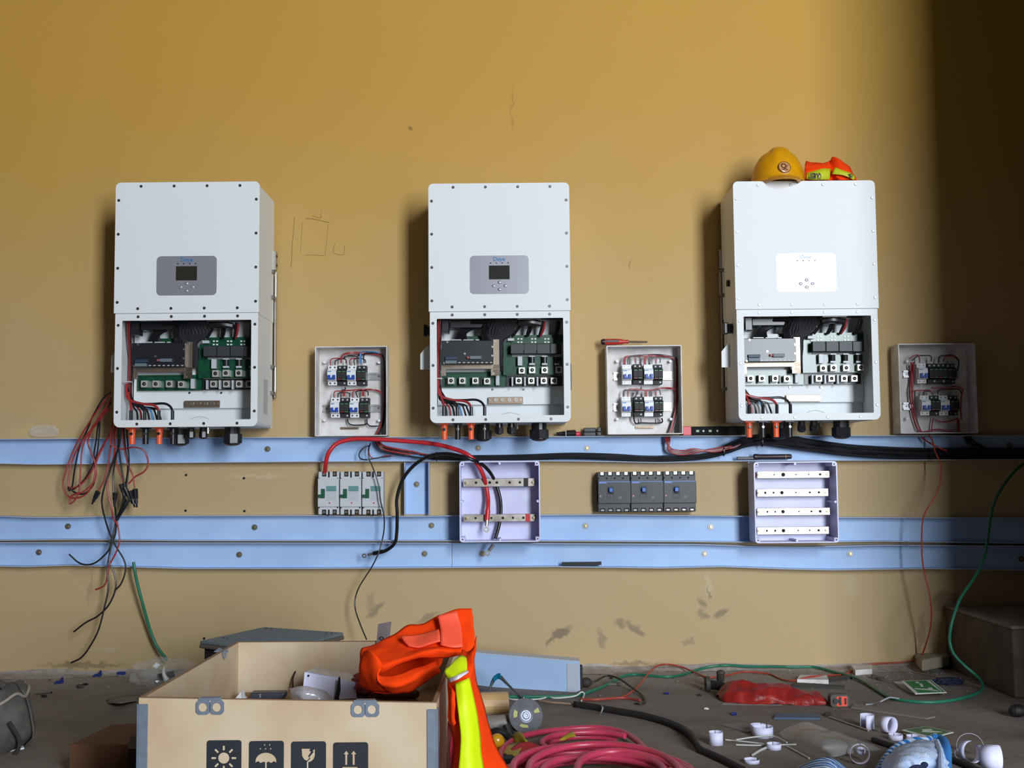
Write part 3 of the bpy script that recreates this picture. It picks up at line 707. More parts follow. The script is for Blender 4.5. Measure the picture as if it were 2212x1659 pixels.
bxB, PB = dist_box('white open distribution box between the middle and right inverters', 1313, 746, 1472, 938,
    [(492, 658, 0), (646, 650, 1), (800, 655, 0), (938, 655, 1), (482, 1117, 0), (662, 1115, 1), (806, 1115, 0), (945, 1115, 1)],
    [(305, 615, 1135, 740), (305, 1060, 1130, 1185)], [(350, 470), (1110, 470), (352, 1298), (1120, 1298)],
    [([(445, 515, y1), (448, 440, y1), (490, 395, y1), (640, 400, y1), (800, 385, y1), (1000, 395, y2), (1150, 420, y2), (1200, 500, y2), (1200, 800, y2), (1195, 1100, y2), (1140, 1400, y2), (1110, 1500, y2)], .0024, redwire),
     ([(465, 515, y1), (468, 440, y1), (510, 400, y1), (700, 385, y1), (900, 385, y1), (1100, 405, y2), (1175, 430, y2)], .0024, redwire),
     ([(505, 515, y1), (505, 430, y1), (540, 392, y1), (640, 400, y1), (678, 420, y1), (680, 490, y1)], .0024, BW),
     ([(530, 515, y1), (530, 430, y1), (560, 395, y1), (800, 375, y1), (1000, 378, y2), (1160, 410, y2), (1210, 470, y2), (1215, 900, y2), (1190, 1300, y2), (1130, 1500, y2)], .003, BW),
     ([(612, 490, y1), (612, 410, y1), (640, 392, y1)], .002, redwire),
     ([(740, 515, y1), (742, 430, y1), (775, 395, y1), (900, 400, y1), (912, 490, y1)], .0024, redwire),
     ([(755, 515, y1), (758, 440, y1), (790, 400, y1)], .0024, redwire),
     ([(805, 515, y1), (805, 440, y1), (840, 400, y1), (960, 420, y1), (968, 490, y1)], .0024, BW),
     ([(820, 515, y1), (825, 440, y1)], .0024, BW),
     ([(445, 975, y1), (448, 900, y1), (480, 882, y1), (620, 890, y1), (650, 920, y1), (620, 960, y1), (595, 1040, y1), (590, 1250, y1), (615, 1355, y2), (700, 1350, y2), (980, 1350, y2), (992, 1280, y2)], .003, BW),
     ([(505, 975, y1), (508, 900, y1), (530, 868, y1), (680, 880, y1), (850, 880, y1), (1000, 850, y1), (1150, 855, y2), (1195, 900, y2), (1212, 1000, y2), (1195, 1150, y2), (1150, 1400, y2), (1120, 1500, y2)], .0026, redwire),
     ([(525, 880, y1), (660, 868, y1), (780, 890, y1), (900, 870, y1), (1000, 848, y1), (1120, 862, y2)], .0026, RW),
     ([(755, 975, y1), (758, 900, y1), (770, 880, y1)], .0026, redwire), ([(770, 975, y1), (772, 900, y1)], .0024, redwire),
     ([(815, 975, y1), (820, 900, y1), (900, 880, y1), (960, 885, y1), (975, 950, y1)], .0024, BW), ([(835, 975, y1), (838, 905, y1)], .0024, BW),
     ([(905, 960, y1), (908, 890, y1)], .0024, redwire), ([(700, 830, y1), (690, 870, y1), (640, 900, y1), (620, 940, y1)], .0026, BW),
     ([(690, 1285, y2), (695, 1345, y2)], .0026, BW), ([(935, 1285, y2), (940, 1345, y2)], .0026, BW),
     ([(1190, 780, y2), (1225, 1000, y2), (1180, 1200, y2), (1130, 1420, y2), (1100, 1500, y2)], .0028, RW),
     ([(1180, 1180, y2), (1130, 1380, y2), (1085, 1500, y2)], .0028, BW)],
    zoom=(0, 6.636, (1280, 710)))
m = MB()
for k in range(10): p = PB(650+k*22, 1415, -.012); m.cyl(p, p+V((0, -.008, 0)), .0034, 8)
p, q = PB(615, 1435, -.012), PB(880, 1398, -.012); m.box(p.x, q.x, -.014, -.006, p.z, q.z); obj('neutral_bar', m, MATS['neutral_brass'], bxB)
bxC, PC = dist_box('shaded white distribution box in the dark right corner of the wall', 1946, 742, 2106, 936,
    [(472, 642, 0), (622, 640, 1), (752, 640, 1), (884, 645, 1), (515, 1100, 0), (650, 1100, 1), (785, 1100, 0), (925, 1100, 1)],
    [(215, 590, 1010, 700), (215, 1050, 1010, 1165)], [(250, 470), (250, 1290)],
    [([(300, 430, y1), (350, 390, y1), (420, 380, y1), (440, 440, y1), (440, 490, y1)], .0026, redwire), ([(330, 460, y1), (400, 400, y1), (480, 385, y1), (600, 395, y1), (608, 470, y1)], .0026, BW),
     ([(320, 480, y1), (320, 700, y2), (300, 900, y2), (330, 1150, y2), (380, 1350, y2), (460, 1480, y2), (700, 1445, y2), (940, 1490, y2)], .003, redwire),
     ([(350, 480, y1), (350, 700, y2), (340, 900, y2), (360, 1150, y2), (410, 1350, y2), (470, 1490, y2)], .003, redwire),
     ([(370, 880, y2), (380, 1100, y2), (400, 1300, y2), (440, 1430, y2)], .003, BW), ([(330, 500, y2), (335, 1000, y2)], .004, redwire),
     ([(300, 890, y1), (450, 885, y1), (590, 885, y1), (615, 940, y1)], .0026, redwire), ([(500, 960, y1), (510, 900, y1), (600, 900, y1)], .0026, BW),
     ([(710, 480, y1), (730, 400, y1), (830, 385, y1), (900, 380, y1), (1000, 450, y1), (985, 600, y1)], .0028, BW), ([(780, 470, y1), (800, 410, y1), (860, 390, y1), (940, 400, y1), (985, 450, y1)], .0028, redwire),
     ([(610, 850, y1), (800, 850, y1), (960, 830, y1), (1060, 870, y1), (1040, 960, y1), (1030, 1200, y1), (1045, 1310, y1)], .0028, redwire), ([(700, 940, y1), (720, 880, y1), (900, 865, y1), (1010, 870, y1), (1040, 930, y1)], .0026, BW),
     ([(640, 1270, y2), (620, 1370, y2), (615, 1490, y2)], .0024, redwire), ([(650, 1300, y2), (760, 1335, y2), (880, 1325, y2), (1000, 1300, y2), (1000, 1490, y2)], .0026, redwire), ([(985, 1300, y2), (990, 1500, y2)], .003, redwire)],
    zoom=(0, 6.636, (1920, 710)))
# ================================================================= MOULDED CASE BREAKERS
def mccb_white(u0, u1, label):
    yf = -.085; A, B = W(u0, 1112, yf), W(u1, 1018, yf)
    w_ = B.x-A.x; h = .168; z0 = A.z+.0; x0 = A.x
    r = thing('moulded_breaker', label, 'circuit breaker', (x0+w_/2, 0, z0), 'white breakers on the middle channel')
    X = lambda k: x0+w_*k; Z = lambda k: z0+h*(1-k)
    m = MB(); m.box(X(.01), X(.99), -.07, -.0005, z0, z0+h, .002, 1); m.box(X(.0), X(1), -.078, -.02, z0+h*.18, z0+h*.84, .0015, 1)
    obj('case', m, mat('breaker_grey_white', (196, 199, 204), .45), r)
    for kz0, kz1 in ((.0, .115), (.885, 1.)):
        for kx in (.19, .69): 
            obj('terminal_recess', MB().box(X(kx), X(kx+.2), -.0712, -.04, Z(kz1), Z(kz0), .001, 1), holem, r)
            obj('terminal_bolt', MB().cyl((X(kx+.1), -.071, Z((kz0+kz1)/2)), (X(kx+.1), -.074, Z((kz0+kz1)/2)), .006, 10), bracketm, r)
        obj('barrier_slot', MB().box(X(.47), X(.55), -.0712, -.06, Z(kz1)-.004, Z(kz0)+0, .001, 1), holem, r)
    obj('name_label', MB().box(X(.40), X(.88), -.0786, -.0775, Z(.46), Z(.335)), teal, r)
    obj('rating_label', MB().box(X(.40), X(.88), -.0786, -.0775, Z(.675), Z(.465)), greyl, r)
    obj('toggle_slot', MB().box(X(.15), X(.34), -.0786, -.0775, Z(.62), Z(.40)), greent, r)
    obj('toggle', MB().box(X(.04), X(.26), -.094, -.078, Z(.60), Z(.53), .002, 1), greent, r)
    obj('trip_button', MB().cyl((X(.56), -.078, Z(.73)), (X(.56), -.0795, Z(.73)), .003, 10), reddot, r)
    for kx, kz in ((.05, .165), (.93, .165), (.05, .835), (.93, .835)): obj('cover_screw', MB().cyl((X(kx), -.070, Z(kz)), (X(kx), -.0725, Z(kz)), .0032, 10), blackm, r)
    return r
mccb_white(685.5, 731.5, 'white moulded breaker with a thick red cable entering its top')
mccb_white(733.5, 779.5, 'white moulded breaker in the middle of the white three')
mccb_white(781.5, 827.5, 'white moulded breaker crossed by a thin black wire, right of the white three')
def mccb_black(u0, u1, label):
    yf = -.085; A, B = W(u0, 1106, yf), W(u1, 1018, yf); w_ = B.x-A.x; h = .157; z0 = W(1400, 1106, yf).z; x0 = A.x
    r = thing('moulded_breaker', label, 'circuit breaker', (x0+w_/2, 0, z0), 'black breakers on the middle channel')
    X = lambda k: x0+w_*k; Z = lambda k: z0+h*(1-k)
    m = MB(); m.box(X(.0), X(.985), -.068, -.0005, z0, z0+h, .002, 1); m.box(X(.0), X(1), -.078, -.02, z0+h*.215, z0+h*.77, .0015, 1)
    obj('case', m, mat('breaker_charcoal', (42, 46, 52), .45), r)
    obj('brand_stripe', MB().box(X(.03), X(.98), -.0786, -.0775, Z(.250), Z(.232)).box(X(.03), X(.26), -.0788, -.0775, Z(.285), Z(.235)), mat('stripe_blue', (86, 120, 190), .4), r)
    obj('toggle_frame', MB().ring(rr(X(.27), Z(.665), X(.5), Z(.34), .001, -.0775, 2), rr(X(.30), Z(.645), X(.47), Z(.36), .001, -.0775, 2), (0, -.0018, 0)), darkp, r)
    obj('toggle', MB().box(X(.325), X(.445), -.094, -.078, Z(.50), Z(.39), .002, 1), mat('toggle_bright_blue', (44, 96, 176), .35), r)
    obj('toggle_slot', MB().box(X(.31), X(.46), -.0784, -.0775, Z(.56), Z(.375)), blackm, r)
    obj('trip_button', MB().cyl((X(.07), -.078, Z(.60)), (X(.07), -.0795, Z(.60)), .003, 10), mat('button_pale_red', (220, 150, 140), .4), r)
    obj('rating_label', MB().box(X(.62), X(.72), -.0784, -.0775, Z(.665), Z(.60)), mat('label_dim', (96, 96, 98), .5), r)
    for row, (kz0, kz1) in enumerate(((0., .10), (.905, 1.))):
        for i in range(4):
            x = .06+.245*i
            obj('terminal_recess', MB().box(X(x), X(x+.15), -.0692, -.04, Z(kz1), Z(kz0)), holem, r)
            obj('terminal_plate', MB().box(X(x+.02), X(x+.12), -.0705, -.06, Z(kz1)+.004, Z(kz0) if row == 0 else Z(kz0)-.004), steel if row == 0 else screwm, r)
    for i in range(4):
        for kz in (.155, ): obj('cover_hole', MB().cyl((X(.02+.25*i), -.068, Z(kz)), (X(.02+.25*i), -.0688, Z(kz)), .0036, 10), holem, r)
    return r
mccb_black(1293, 1362.5, 'black moulded breaker with blue stripe, left of the black three')
mccb_black(1364, 1433.5, 'black moulded breaker with blue stripe, middle of the black three')
mccb_black(1435, 1504, 'black moulded breaker with blue stripe, right of the black three')
# ================================================================= BUSBAR BOXES
def busbox(label, u0, v0, u1, v1, bars, zoom):
    yf, yb = -.165, -.053
    root, x0, x1, z0, z1 = enclosure('busbar_box', label, 'busbar box', u0, v0, u1, v1, yf, yb, lilac, 'lilac busbar boxes', .012, .0045)
    sc, zx, zy = zoom; P = lambda cx, cy, y: W(zx+cx/sc, zy+cy/sc, y)
    for x, z in ((x0+.011, z0+.011), (x1-.011, z0+.011), (x0+.011, z1-.011), (x1-.011, z1-.011)):
        obj('corner_post', MB().box(x-.0085, x+.0085, yf+.001, yb, z-.0085, z+.0085, .003, 2), lilac, root)
        obj('post_hole', MB().cyl((x, yf+.0012, z), (x, yf+.0002, z), .0028, 10), holem, root)
    for x, z in (((x0+x1)/2, z1-.009), (x1-.009, (z0+z1)/2), ((x0+x1)/2, z0+.009), (x0+.009, (z0+z1)/2)): obj('lid_post', MB().cyl((x, yb, z), (x, yf+.004, z), .0048, 12), lilac, root)
    return root, P, (x0, x1, z0, z1)
brA, PD, _ = busbox('lilac busbar box with two drab bars and a red and a black cable', 993, 996, 1166, 1171, 0, (6.637, 960, 960))
def bar(root, P, xa, xb, ya, yb_, y, holes, studs, tape=None, label=None):
    a, b = P(xa, (ya+yb_)/2, y), P(xb, (ya+yb_)/2, y); h = abs(P(xa, ya, y).z-P(xa, yb_, y).z)/2
    zc = (a.z+b.z)/2
    t = obj('busbar', MB().box(a.x, b.x, y, y+.008, zc-h, zc+h, .0012, 1), tinned, root)
    base = V(root.location)
    def sub(nm, mb, mt): q = obj(nm, mb, mt, None, world=False); q.parent = t; q.data.transform(Matrix.Translation(-base)); return q
    for cx, r in holes:
        p = P(cx, (ya+yb_)/2, y); sub('bar_hole', MB().cyl((p.x, y+.0005, zc), (p.x, y-.0004, zc), r, 14), holem)
    for cx in studs:
        p = P(cx, (ya+yb_)/2, y); sub('stud_nut', MB().cyl((p.x, y, zc), (p.x, y-.006, zc), .0062, 6).cyl((p.x, y-.005, zc), (p.x, y-.012, zc), .0034, 10), boltc)
        sub('standoff', MB().cyl((p.x, y+.007, zc), (p.x, -.058, zc), .010, 12), mat('standoff_red', (120, 60, 50), .5))
    if tape:
        p, q = P(tape[0], 0, y), P(tape[1], 0, y); sub('phase_tape', MB().box(p.x, q.x, y-.0006, y+.0086, zc-h-.0006, zc+h+.0006), tape[2])
    return t
bar(brA, PD, 270, 1300, 487, 605, -.105, [(453, .005), (650, .0055), (752, .0052), (935, .005), (1082, .005)], [312, 1272], (1130, 1196, blackm))
bar(brA, PD, 275, 1300, 1000, 1108, -.105, [(447, .0045), (672, .0045), (838, .005), (983, .0045), (1132, .005)], [318, 1282], (1152, 1220, mat('red_tape', (190, 30, 44), .4)))
brB, PE, _ = busbox('lilac busbar box on the right holding four bright bars', 1632, 997, 1808, 1173, 0, (5.35, 1560, 930))
for (ya, yb_, xe, hs) in ((468, 550, 1245, ((600, .003), (705, .008), (853, .003), (1000, .003), (1132, .005))), (672, 762, 1228, ((498, .0048), (594, .0042), (690, .007), (852, .003), (1013, .004), (1118, .0048))),
                      (893, 980, 1248, ((523, .004), (612, .0035), (703, .007), (888, .003), (1032, .004), (1133, .0055))), (1112, 1200, 1235, ((517, .004), (613, .0042), (708, .007), (878, .003), (1012, .003), (1115, .0048)))):
    bar(brB, PE, 404, xe, ya, yb_, -.105, hs, [428, xe-30])
# ================================================================= CABLES ON THE WALL
def cable(name, label, cat, pts, r, mt, group=None, n=9, sub=6, fl=False):
    o = obj(name, MB().tube([(W if not fl else F)(*p) for p in pts], r, n, sub), mt); tag(o, label, cat, group); return o
def lug(root, p, q, r, mt_sleeve, sleeve=.04):
    """cable lug at the end p, pointing along q->p"""
    d = (p-q).normalized()
    obj('heat_shrink', MB().cyl(p-d*sleeve, p, r*1.18, 12), mt_sleeve, root)
    obj('lug_barrel', MB().cyl(p, p+d*.022, r*.8, 12), steel, root)
    c = p+d*.036; side = V((d.z, 0, -d.x)).normalized()
    n_ = 14; out = [c+(side*cos(2*pi*k/n_)+d*sin(2*pi*k/n_))*r*1.35 for k in range(n_)]; inn = [c+(side*cos(2*pi*k/n_)+d*sin(2*pi*k/n_))*r*.62 for k in range(n_)]
    obj('lug_palm', MB().ring(out, inn, (0, -.003, 0)).box(0, 0, 0, 0, 0, 0), steel, root)
def big_cable(label, pts, r, mt, end_first=False, sleeve=None, cat='power cable', lugs=True):
    P3 = [W(*p) for p in pts]
    root = thing('power_cable', label, cat, P3[0] if P3[0].z < P3[-1].z else P3[-1])
    obj('cable_core', MB().tube(P3, r, 12, 8), mt, root)
    if lugs:
        if end_first: lug(root, P3[0], P3[1], r, sleeve or mt)
        else: lug(root, P3[-1], P3[-2], r, sleeve or mt)
    return root
big_cable('thick red cable arching from the left white breaker over to the lilac busbar box',
          [(702, 1020, -.066), (704, 1000, -.10), (710, 978, -.11), (728, 958, -.105), (760, 949, -.10), (800, 948.5, -.10), (860, 952, -.10), (930, 958, -.105), (975, 968, -.12), (1010, 982, -.145), (1032, 1004, -.135), (1045, 1030, -.12), (1050, 1050, -.095), (1054, 1075, -.100), (1054, 1098, -.116), (1052, 1124, -.122)], .0085, brightred, sleeve=mat('red_shrink', (196, 30, 30), .4))
big_cable('thick black cable looping from the lilac busbar box down to the lowest channel',
          [(806, 1196, -.075), (832, 1190, -.078), (852, 1174, -.085), (857, 1150, -.09), (858, 1110, -.10), (857, 1080, -.105), (864, 1050, -.11), (876, 1026, -.115), (897, 1003, -.12), (925, 986, -.13), (960, 980, -.14), (995, 985, -.17), (1020, 993, -.172), (1040, 1002, -.15), (1058, 1020, -.13), (1070, 1042, -.09), (1080, 1075, -.09), (1082, 1105, -.09), (1078, 1135, -.095), (1070, 1164, -.10)], .0068, mat('thick_black_sheath', (20, 20, 24), .28), end_first=True)
o = cable('thin_wire', 'thin black wire hanging from the channel down past the white breakers to the crate', 'wire',
      [(800, 958, -.06), (796, 972, -.10), (797, 990, -.105), (804, 1007, -.11), (812, 1028, -.115), (819, 1055, -.115), (822, 1082, -.11), (829, 1112, -.105), (830, 1138, -.10), (826, 1165, -.10), (817, 1196, -.11), (803, 1225, -.11), (790, 1245, -.11), (775, 1270, -.11), (767, 1295, -.11), (768, 1318, -.12), (778, 1348, -.14), (792, 1382, -.16)], .0026, blackwire)
cable('thin_wire', 'small black wire loop curling in the channel above the white breakers', 'wire', [(800, 962, -.05), (785, 968, -.06), (776, 980, -.06), (778, 990, -.06), (790, 993, -.06), (805, 991, -.055), (822, 988, -.05), (845, 985, -.045)], .0025, blackwire)
cable('thin_wire', 'small pinkish red wire curling in the channel above the white breakers', 'wire', [(797, 965, -.05), (797, 978, -.055), (802, 988, -.055), (815, 990, -.05), (835, 984, -.045), (850, 986, -.04)], .0022, redwire)
for k, (mt, c, dz) in enumerate(((redwire, 'red', 0), (blackwire, 'black', 3.5), (redwire, 'darker red', 7), (blackwire, 'thick black', 10))):
    cable('supply_cable', c+' lead leaving the left distribution box and entering the black sleeve', 'cable',
          [(818-k*3, 945, -.035), (820-k*2, 955+dz*.5, -.05), (832-k, 964+dz, -.05), (860, 970+dz*1.1, -.05), (890, 975+dz, -.045), (918, 982+dz*.6, -.04), (950, 986+dz*.3, -.04)], .0036+.001*(k == 3), mt)
cable('supply_cable', 'blue lead joining the black sleeve below the thick red cable', 'cable', [(870, 979, -.045), (890, 983, -.045), (906, 985, -.044), (925, 987, -.042)], .0042, bluewire)
# the long black cable bundle lying in the uppermost channel
base = [(905, 985), (960, 988), (1040, 989), (1130, 988), (1230, 985), (1320, 987), (1400, 991), (1470, 989), (1530, 984), (1575, 968), (1610, 955), (1650, 950), (1700, 954), (1760, 963), (1830, 972), (1900, 977), (1980, 981), (2080, 982), (2230, 981)]
for k in range(10):
    ph = k*1.7; pts = []
    for i, (u, v) in enumerate(base):
        off = (k-4.5)*(1.1 if i < 7 else 2.4 if i < 12 else 3.0)*(1 if i > 0 else .5)*(.55 if 7 <= i <= 8 else 1)
        yy = -.036-.007*sin(ph+i*.8) - (.022*max(0, 1-abs(i-10.5)/3.2))
        vv = v+off*.85+.8*sin(ph+i)
        lim = interp(B1, u)-4
        pts.append((u, min(vv, lim), yy))
    if k in (2, 5, 8): pts = pts[6:]
    cable('black_cable', 'long black cable in the bundle lying in the uppermost channel', 'cable', pts, .0046, mat('bundle_black', (26, 27, 31), .33), 'bundled black cables in the uppermost channel', 8, 6)
for k in range(5):
    mt = (redwire, blackwire, redwire, blackwire, redwire)[k]; lb = ('rightmost red', 'right black', 'middle red', 'left black', 'leftmost red')[k]+' lead dropping from the middle distribution box into the channel'
    pts = [(1447-k*2.5, 941, -.035), (1446-k*1.5, 955, -.05), (1442+k*1.5, 968, -.05), (1449+k*2, 977-k*1.2, -.052), (1470+k*2, 982-k*2, -.052), (1500, 978-k*2, -.054), (1540, 970+k*1.5, -.054), (1575, 965+k, -.056), (1600, 960+k, -.056)]
    cable('supply_cable', lb, 'cable', pts, .0038, mt, 'leads from the middle distribution box')
cable('supply_cable', 'lead slanting from the shaded distribution box down into the black bundle', 'cable', [(1990, 944, -.03), (2005, 955, -.045), (2030, 968, -.055), (2045, 974, -.055)], .0035, redwire)
for k in range(4):
    cable('black_cable', 'short dark cable fanning down into the bundle at the far right', 'cable', [(2085+k*3, 944, -.03), (2090+k*5, 956, -.045), (2110+k*6, 966+k, -.052), (2150, 972+k*2, -.055), (2235, 974+k*3, -.056)], .006, mat('bundle_black', (26, 27, 31), .33), 'cables fanning in at the far right')
tie_m = wiretie
for u, v in ((1562, 975), (1645, 955), (942, 986)):
    p = W(u, v, -.052)
    tag(obj('cable_tie', MB().ring([p+V((0, .014*cos(a*pi/8), .019*sin(a*pi/8))) for a in range(16)], [p+V((0, .0125*cos(a*pi/8), .0175*sin(a*pi/8))) for a in range(16)], (.004, 0, 0)), blackp),
        {1562: 'black tie round the cables right of the middle distribution box', 1645: 'black tie at the crest of the cable bundle under the right inverter', 942: 'black tie where the leads enter the bundle at its left end'}[u], 'cable tie')
# long red wire and green cable at the right
cable('red_wire', 'long thin red wire hanging from the shaded box down the wall', 'wire',
      [(2006, 940, -.05), (2014, 952, -.07), (2020, 975, -.10), (2031, 1000, -.13), (2033, 1025, -.15), (2027, 1055, -.17), (2012, 1085, -.18), (1998, 1108, -.18), (1992, 1135, -.18), (1991, 1180, -.18), (1993, 1215, -.18), (1999, 1245, -.18), (2008, 1285, -.18), (2012, 1325, -.17), (2009, 1360, -.13), (1999, 1395, -.08)]
      +[], .0028, mat('worn_red', (168, 62, 44), .45))
def mixc(name, label, cat, pts, r, mt, group=None, n=9):
    """points are (u,v,y) on the wall side or (u,v,'f',z) resting at height z"""
    P3 = [F(p[0], p[1], p[3]) if p[2] == 'f' else W(*p) for p in pts]
    P3 = [p if p.y < -.036 or q[2] != 'f' else W(q[0], min(q[1], 1441), -.036) for p, q in zip(P3, pts)]
    o = obj(name, MB().tube(P3, r, n, 6), mt); tag(o, label, cat, group); return o
f = 'f'
mixc('red_wire', 'thin red wire snaking along the floor at the foot of the wall', 'wire',
     [(1999, 1396, -.08), (1988, 1420, -.04), (1965, 1428, -.02), (1930, 1432, -.02), (1890, 1434, -.03), (1855, 1442, f, .004), (1825, 1456, f, .004), (1790, 1459, f, .012), (1750, 1462, f, .02), (1715, 1470, f, .01), (1690, 1468, f, .004), (1665, 1457, f, .004), (1640, 1453, f, .006), (1605, 1451, f, .008), (1575, 1458, f, .006), (1530, 1463, f, .006), (1500, 1452, f, .008), (1470, 1440, f, .012), (1440, 1435, -.06), (1415, 1441, f, .02), (1395, 1462, f, .02), (1375, 1486, f, .01), (1345, 1505, f, .006), (1300, 1511, f, .005), (1255, 1511, f, .005)], .0032, MATS['worn_red'])
mixc('green_cable', 'green cable running from the right edge down to the floor and along the wall', 'cable',
     [(2225, 995, -.06), (2200, 1010, -.12), (2170, 1045, -.18), (2150, 1080, -.22), (2139, 1120, -.25), (2133, 1170, -.28), (2122, 1215, -.32), (2100, 1255, -.38), (2076, 1290, -.42), (2062, 1325, -.45), (2053, 1360, -.47), (2052, 1390, -.50), (2062, 1415, -.50), (2084, 1438, -.50), (2107, 1458, -.50), (2121, 1476, f, .02), (2120, 1490, f, .006), (2100, 1502, f, .006), (2060, 1512, f, .006), (2010, 1517, f, .006), (1960, 1514, f, .006), (1920, 1506, f, .006), (1890, 1488, f, .006), (1860, 1470, f, .008), (1835, 1460, f, .01), (1800, 1451, f, .008), (1760, 1443, f, .006), (1720, 1441, f, .006), (1680, 1440, f, .006), (1620, 1440, f, .006), (1570, 1437, f, .006), (1530, 1441, f, .006), (1500, 1449, f, .006), (1470, 1458, f, .006), (1440, 1462, f, .006), (1400, 1459, f, .006), (1370, 1457, f, .006), (1345, 1461, f, .006), (1320, 1474, f, .006), (1285, 1490, f, .006), (1240, 1503, f, .006), (1180, 1505, f, .006), (1110, 1505, f, .006), (1050, 1504, f, .006)], .0052, greenwire)
cable('green_cable', 'stiff green cable end leaning on the wall left of the crate', 'cable', [(288.5, 1214, -.10), (291, 1232, -.10), (297, 1262, -.09), (307, 1300, -.08), (318, 1340, -.06), (328, 1372, -.05), (340, 1398, -.05), (361, 1426, -.06)], .0062, greenwire)
# ================================================================= TANGLE OF LEADS AT THE LEFT INVERTER
G = 'loose solar leads hanging beside the left inverter'
RL = mat('lead_red', (150, 46, 44), .4); BL = blackwire
yy = -.13
leads = [
 ('long red solar lead looping lowest at the far left of the tangle', RL, [(238, 850, -.2), (215, 880, -.17), (185, 925, -.14), (160, 970, yy), (143, 1015, yy), (136, 1045, yy), (143, 1068, yy), (160, 1076, yy), (185, 1068, yy), (202, 1040, yy), (208, 1000, yy), (225, 960, yy), (240, 930, -.16)]),
 ('red solar lead forming the inner left loop', RL, [(240, 860, -.2), (218, 905, -.16), (182, 945, -.13), (160, 985, -.12), (150, 1020, -.12), (150, 1052, -.12), (172, 1048, -.12), (198, 1018, -.12), (214, 978, -.13), (238, 935, -.17)]),
 ('red solar lead with a narrow pointed bottom loop', RL, [(236, 870, -.2), (205, 915, -.15), (180, 960, -.14), (174, 1010, -.14), (171, 1060, -.14), (160, 1082, -.14), (150, 1087, -.14), (156, 1070, -.14), (180, 1062, -.14), (206, 1035, -.13), (205, 1000, -.13), (196, 975, -.13), (190, 950, -.13), (210, 910, -.16), (240, 880, -.2)]),
 ('black solar lead curving down the left side of the tangle', BL, [(240, 846, -.2), (222, 862, -.18), (200, 900, -.15), (190, 925, -.14), (172, 965, -.12), (162, 1010, -.12), (156, 1050, -.115), (150, 1060, -.115), (148, 1052, -.11), (160, 1056, -.11), (185, 1032, -.12), (208, 985, -.12), (214, 940, -.13), (218, 900, -.15), (240, 870, -.2)]),
 ('black solar lead crossing the middle of the left loops', BL, [(240, 866, -.19), (215, 905, -.16), (208, 950, -.13), (203, 985, -.12), (207, 1020, -.12), (200, 1050, -.12), (180, 1067, -.12), (160, 1063, -.12), (152, 1052, -.12)]),
 ('red solar lead ending in a single loose plug', RL, [(252, 905, -.2), (240, 960, -.16), (234, 1000, -.15), (226, 1035, -.15), (213, 1060, -.15)]),
 ('red solar lead swinging out to the right in a wide loop', RL, [(246, 900, -.2), (238, 955, -.18), (262, 970, -.17), (290, 966, -.17), (312, 975, -.16), (320, 1000, -.15), (312, 1018, -.15), (292, 1030, -.15), (278, 1045, -.15)]),
 ('red solar lead dropping to the rightmost plugs', RL, [(262, 900, -.2), (266, 950, -.17), (275, 1000, -.15), (286, 1025, -.15), (291, 1055, -.15)]),
 ('red solar lead dropping straight into the plug cluster', RL, [(254, 905, -.2), (248, 950, -.17), (252, 1000, -.15), (268, 1045, -.14)]),
 ('black solar lead dropping straight into the plug cluster', BL, [(258, 900, -.2), (256, 955, -.17), (262, 1010, -.15), (270, 1050, -.14)]),
 ('red solar lead looping behind the black plugs', RL, [(250, 930, -.19), (246, 985, -.16), (236, 1020, -.16), (232, 1055, -.16), (240, 1095, -.16), (245, 1120, -.15), (252, 1132, -.14)]),
 ('black solar lead crossing the middle channel and flaring left', BL, [(262, 905, -.2), (258, 960, -.18), (240, 1010, -.17), (226, 1050, -.17), (220, 1085, -.16), (228, 1125, -.14), (240, 1160, -.12), (252, 1183, -.12), (268, 1210, -.12), (271, 1232, -.12), (262, 1260, -.12), (247, 1277, -.12)]),
 ('black solar lead ending in an upward curl on the lowest channel', BL, [(266, 900, -.2), (270, 960, -.16), (276, 1010, -.14), (270, 1055, -.13), (262, 1095, -.13), (252, 1120, -.12), (245, 1150, -.12), (236, 1185, -.12), (225, 1200, -.12), (205, 1216, -.12), (185, 1220, -.12), (168, 1214, -.12), (149, 1197, -.12)]),
 ('black solar lead trailing lowest, almost to the floor', BL, [(272, 905, -.2), (276, 960, -.17), (278, 1010, -.15), (266, 1090, -.14), (252, 1125, -.12), (244, 1160, -.12), (238, 1190, -.12), (232, 1225, -.12), (234, 1270, -.12), (226, 1310, -.12), (213, 1360, -.12), (195, 1395, -.12), (176, 1420, -.12), (153, 1432, -.12)]),
 ('black solar lead ending left below the channels', BL, [(256, 960, -.17), (245, 1020, -.15), (246, 1075, -.15), (250, 1110, -.13), (250, 1150, -.12), (240, 1180, -.12), (236, 1210, -.12), (247, 1240, -.12), (250, 1270, -.12), (236, 1305, -.12), (212, 1330, -.12), (185, 1345, -.12), (159, 1365, -.12)]),
 ('red solar lead twisting down to a short stub below the channels', RL, [(252, 1125, -.125), (256, 1145, -.12), (258, 1170, -.12), (250, 1195, -.12), (237, 1220, -.12), (232, 1245, -.12), (225, 1265, -.12), (206, 1274, -.12)]),
]
for lab, mt, pts in leads: cable('solar_lead', lab, 'lead', pts, .0033, mt, G, 8)
def plug(u, v, ang, label, L=.045, y=-.15):
    p = W(u, v, y); d = V((sin(R(ang)), .12, -cos(R(ang)))).normalized()
    m = MB(); m.cyl(p, p+d*L*.62, .0105, 12, .0085); m.cyl(p+d*L*.6, p+d*L*.95, .0062, 10); m.cyl(p+d*L*.9, p+d*L*1.2, .0038, 8)
    tag(obj('lead_plug', m, blackp), label, 'plug')
plug(212, 1062, -28, 'single black plug on a red lead, left of the plug cluster')
plug(249, 1064, -6, 'black plug hanging left in the cluster')
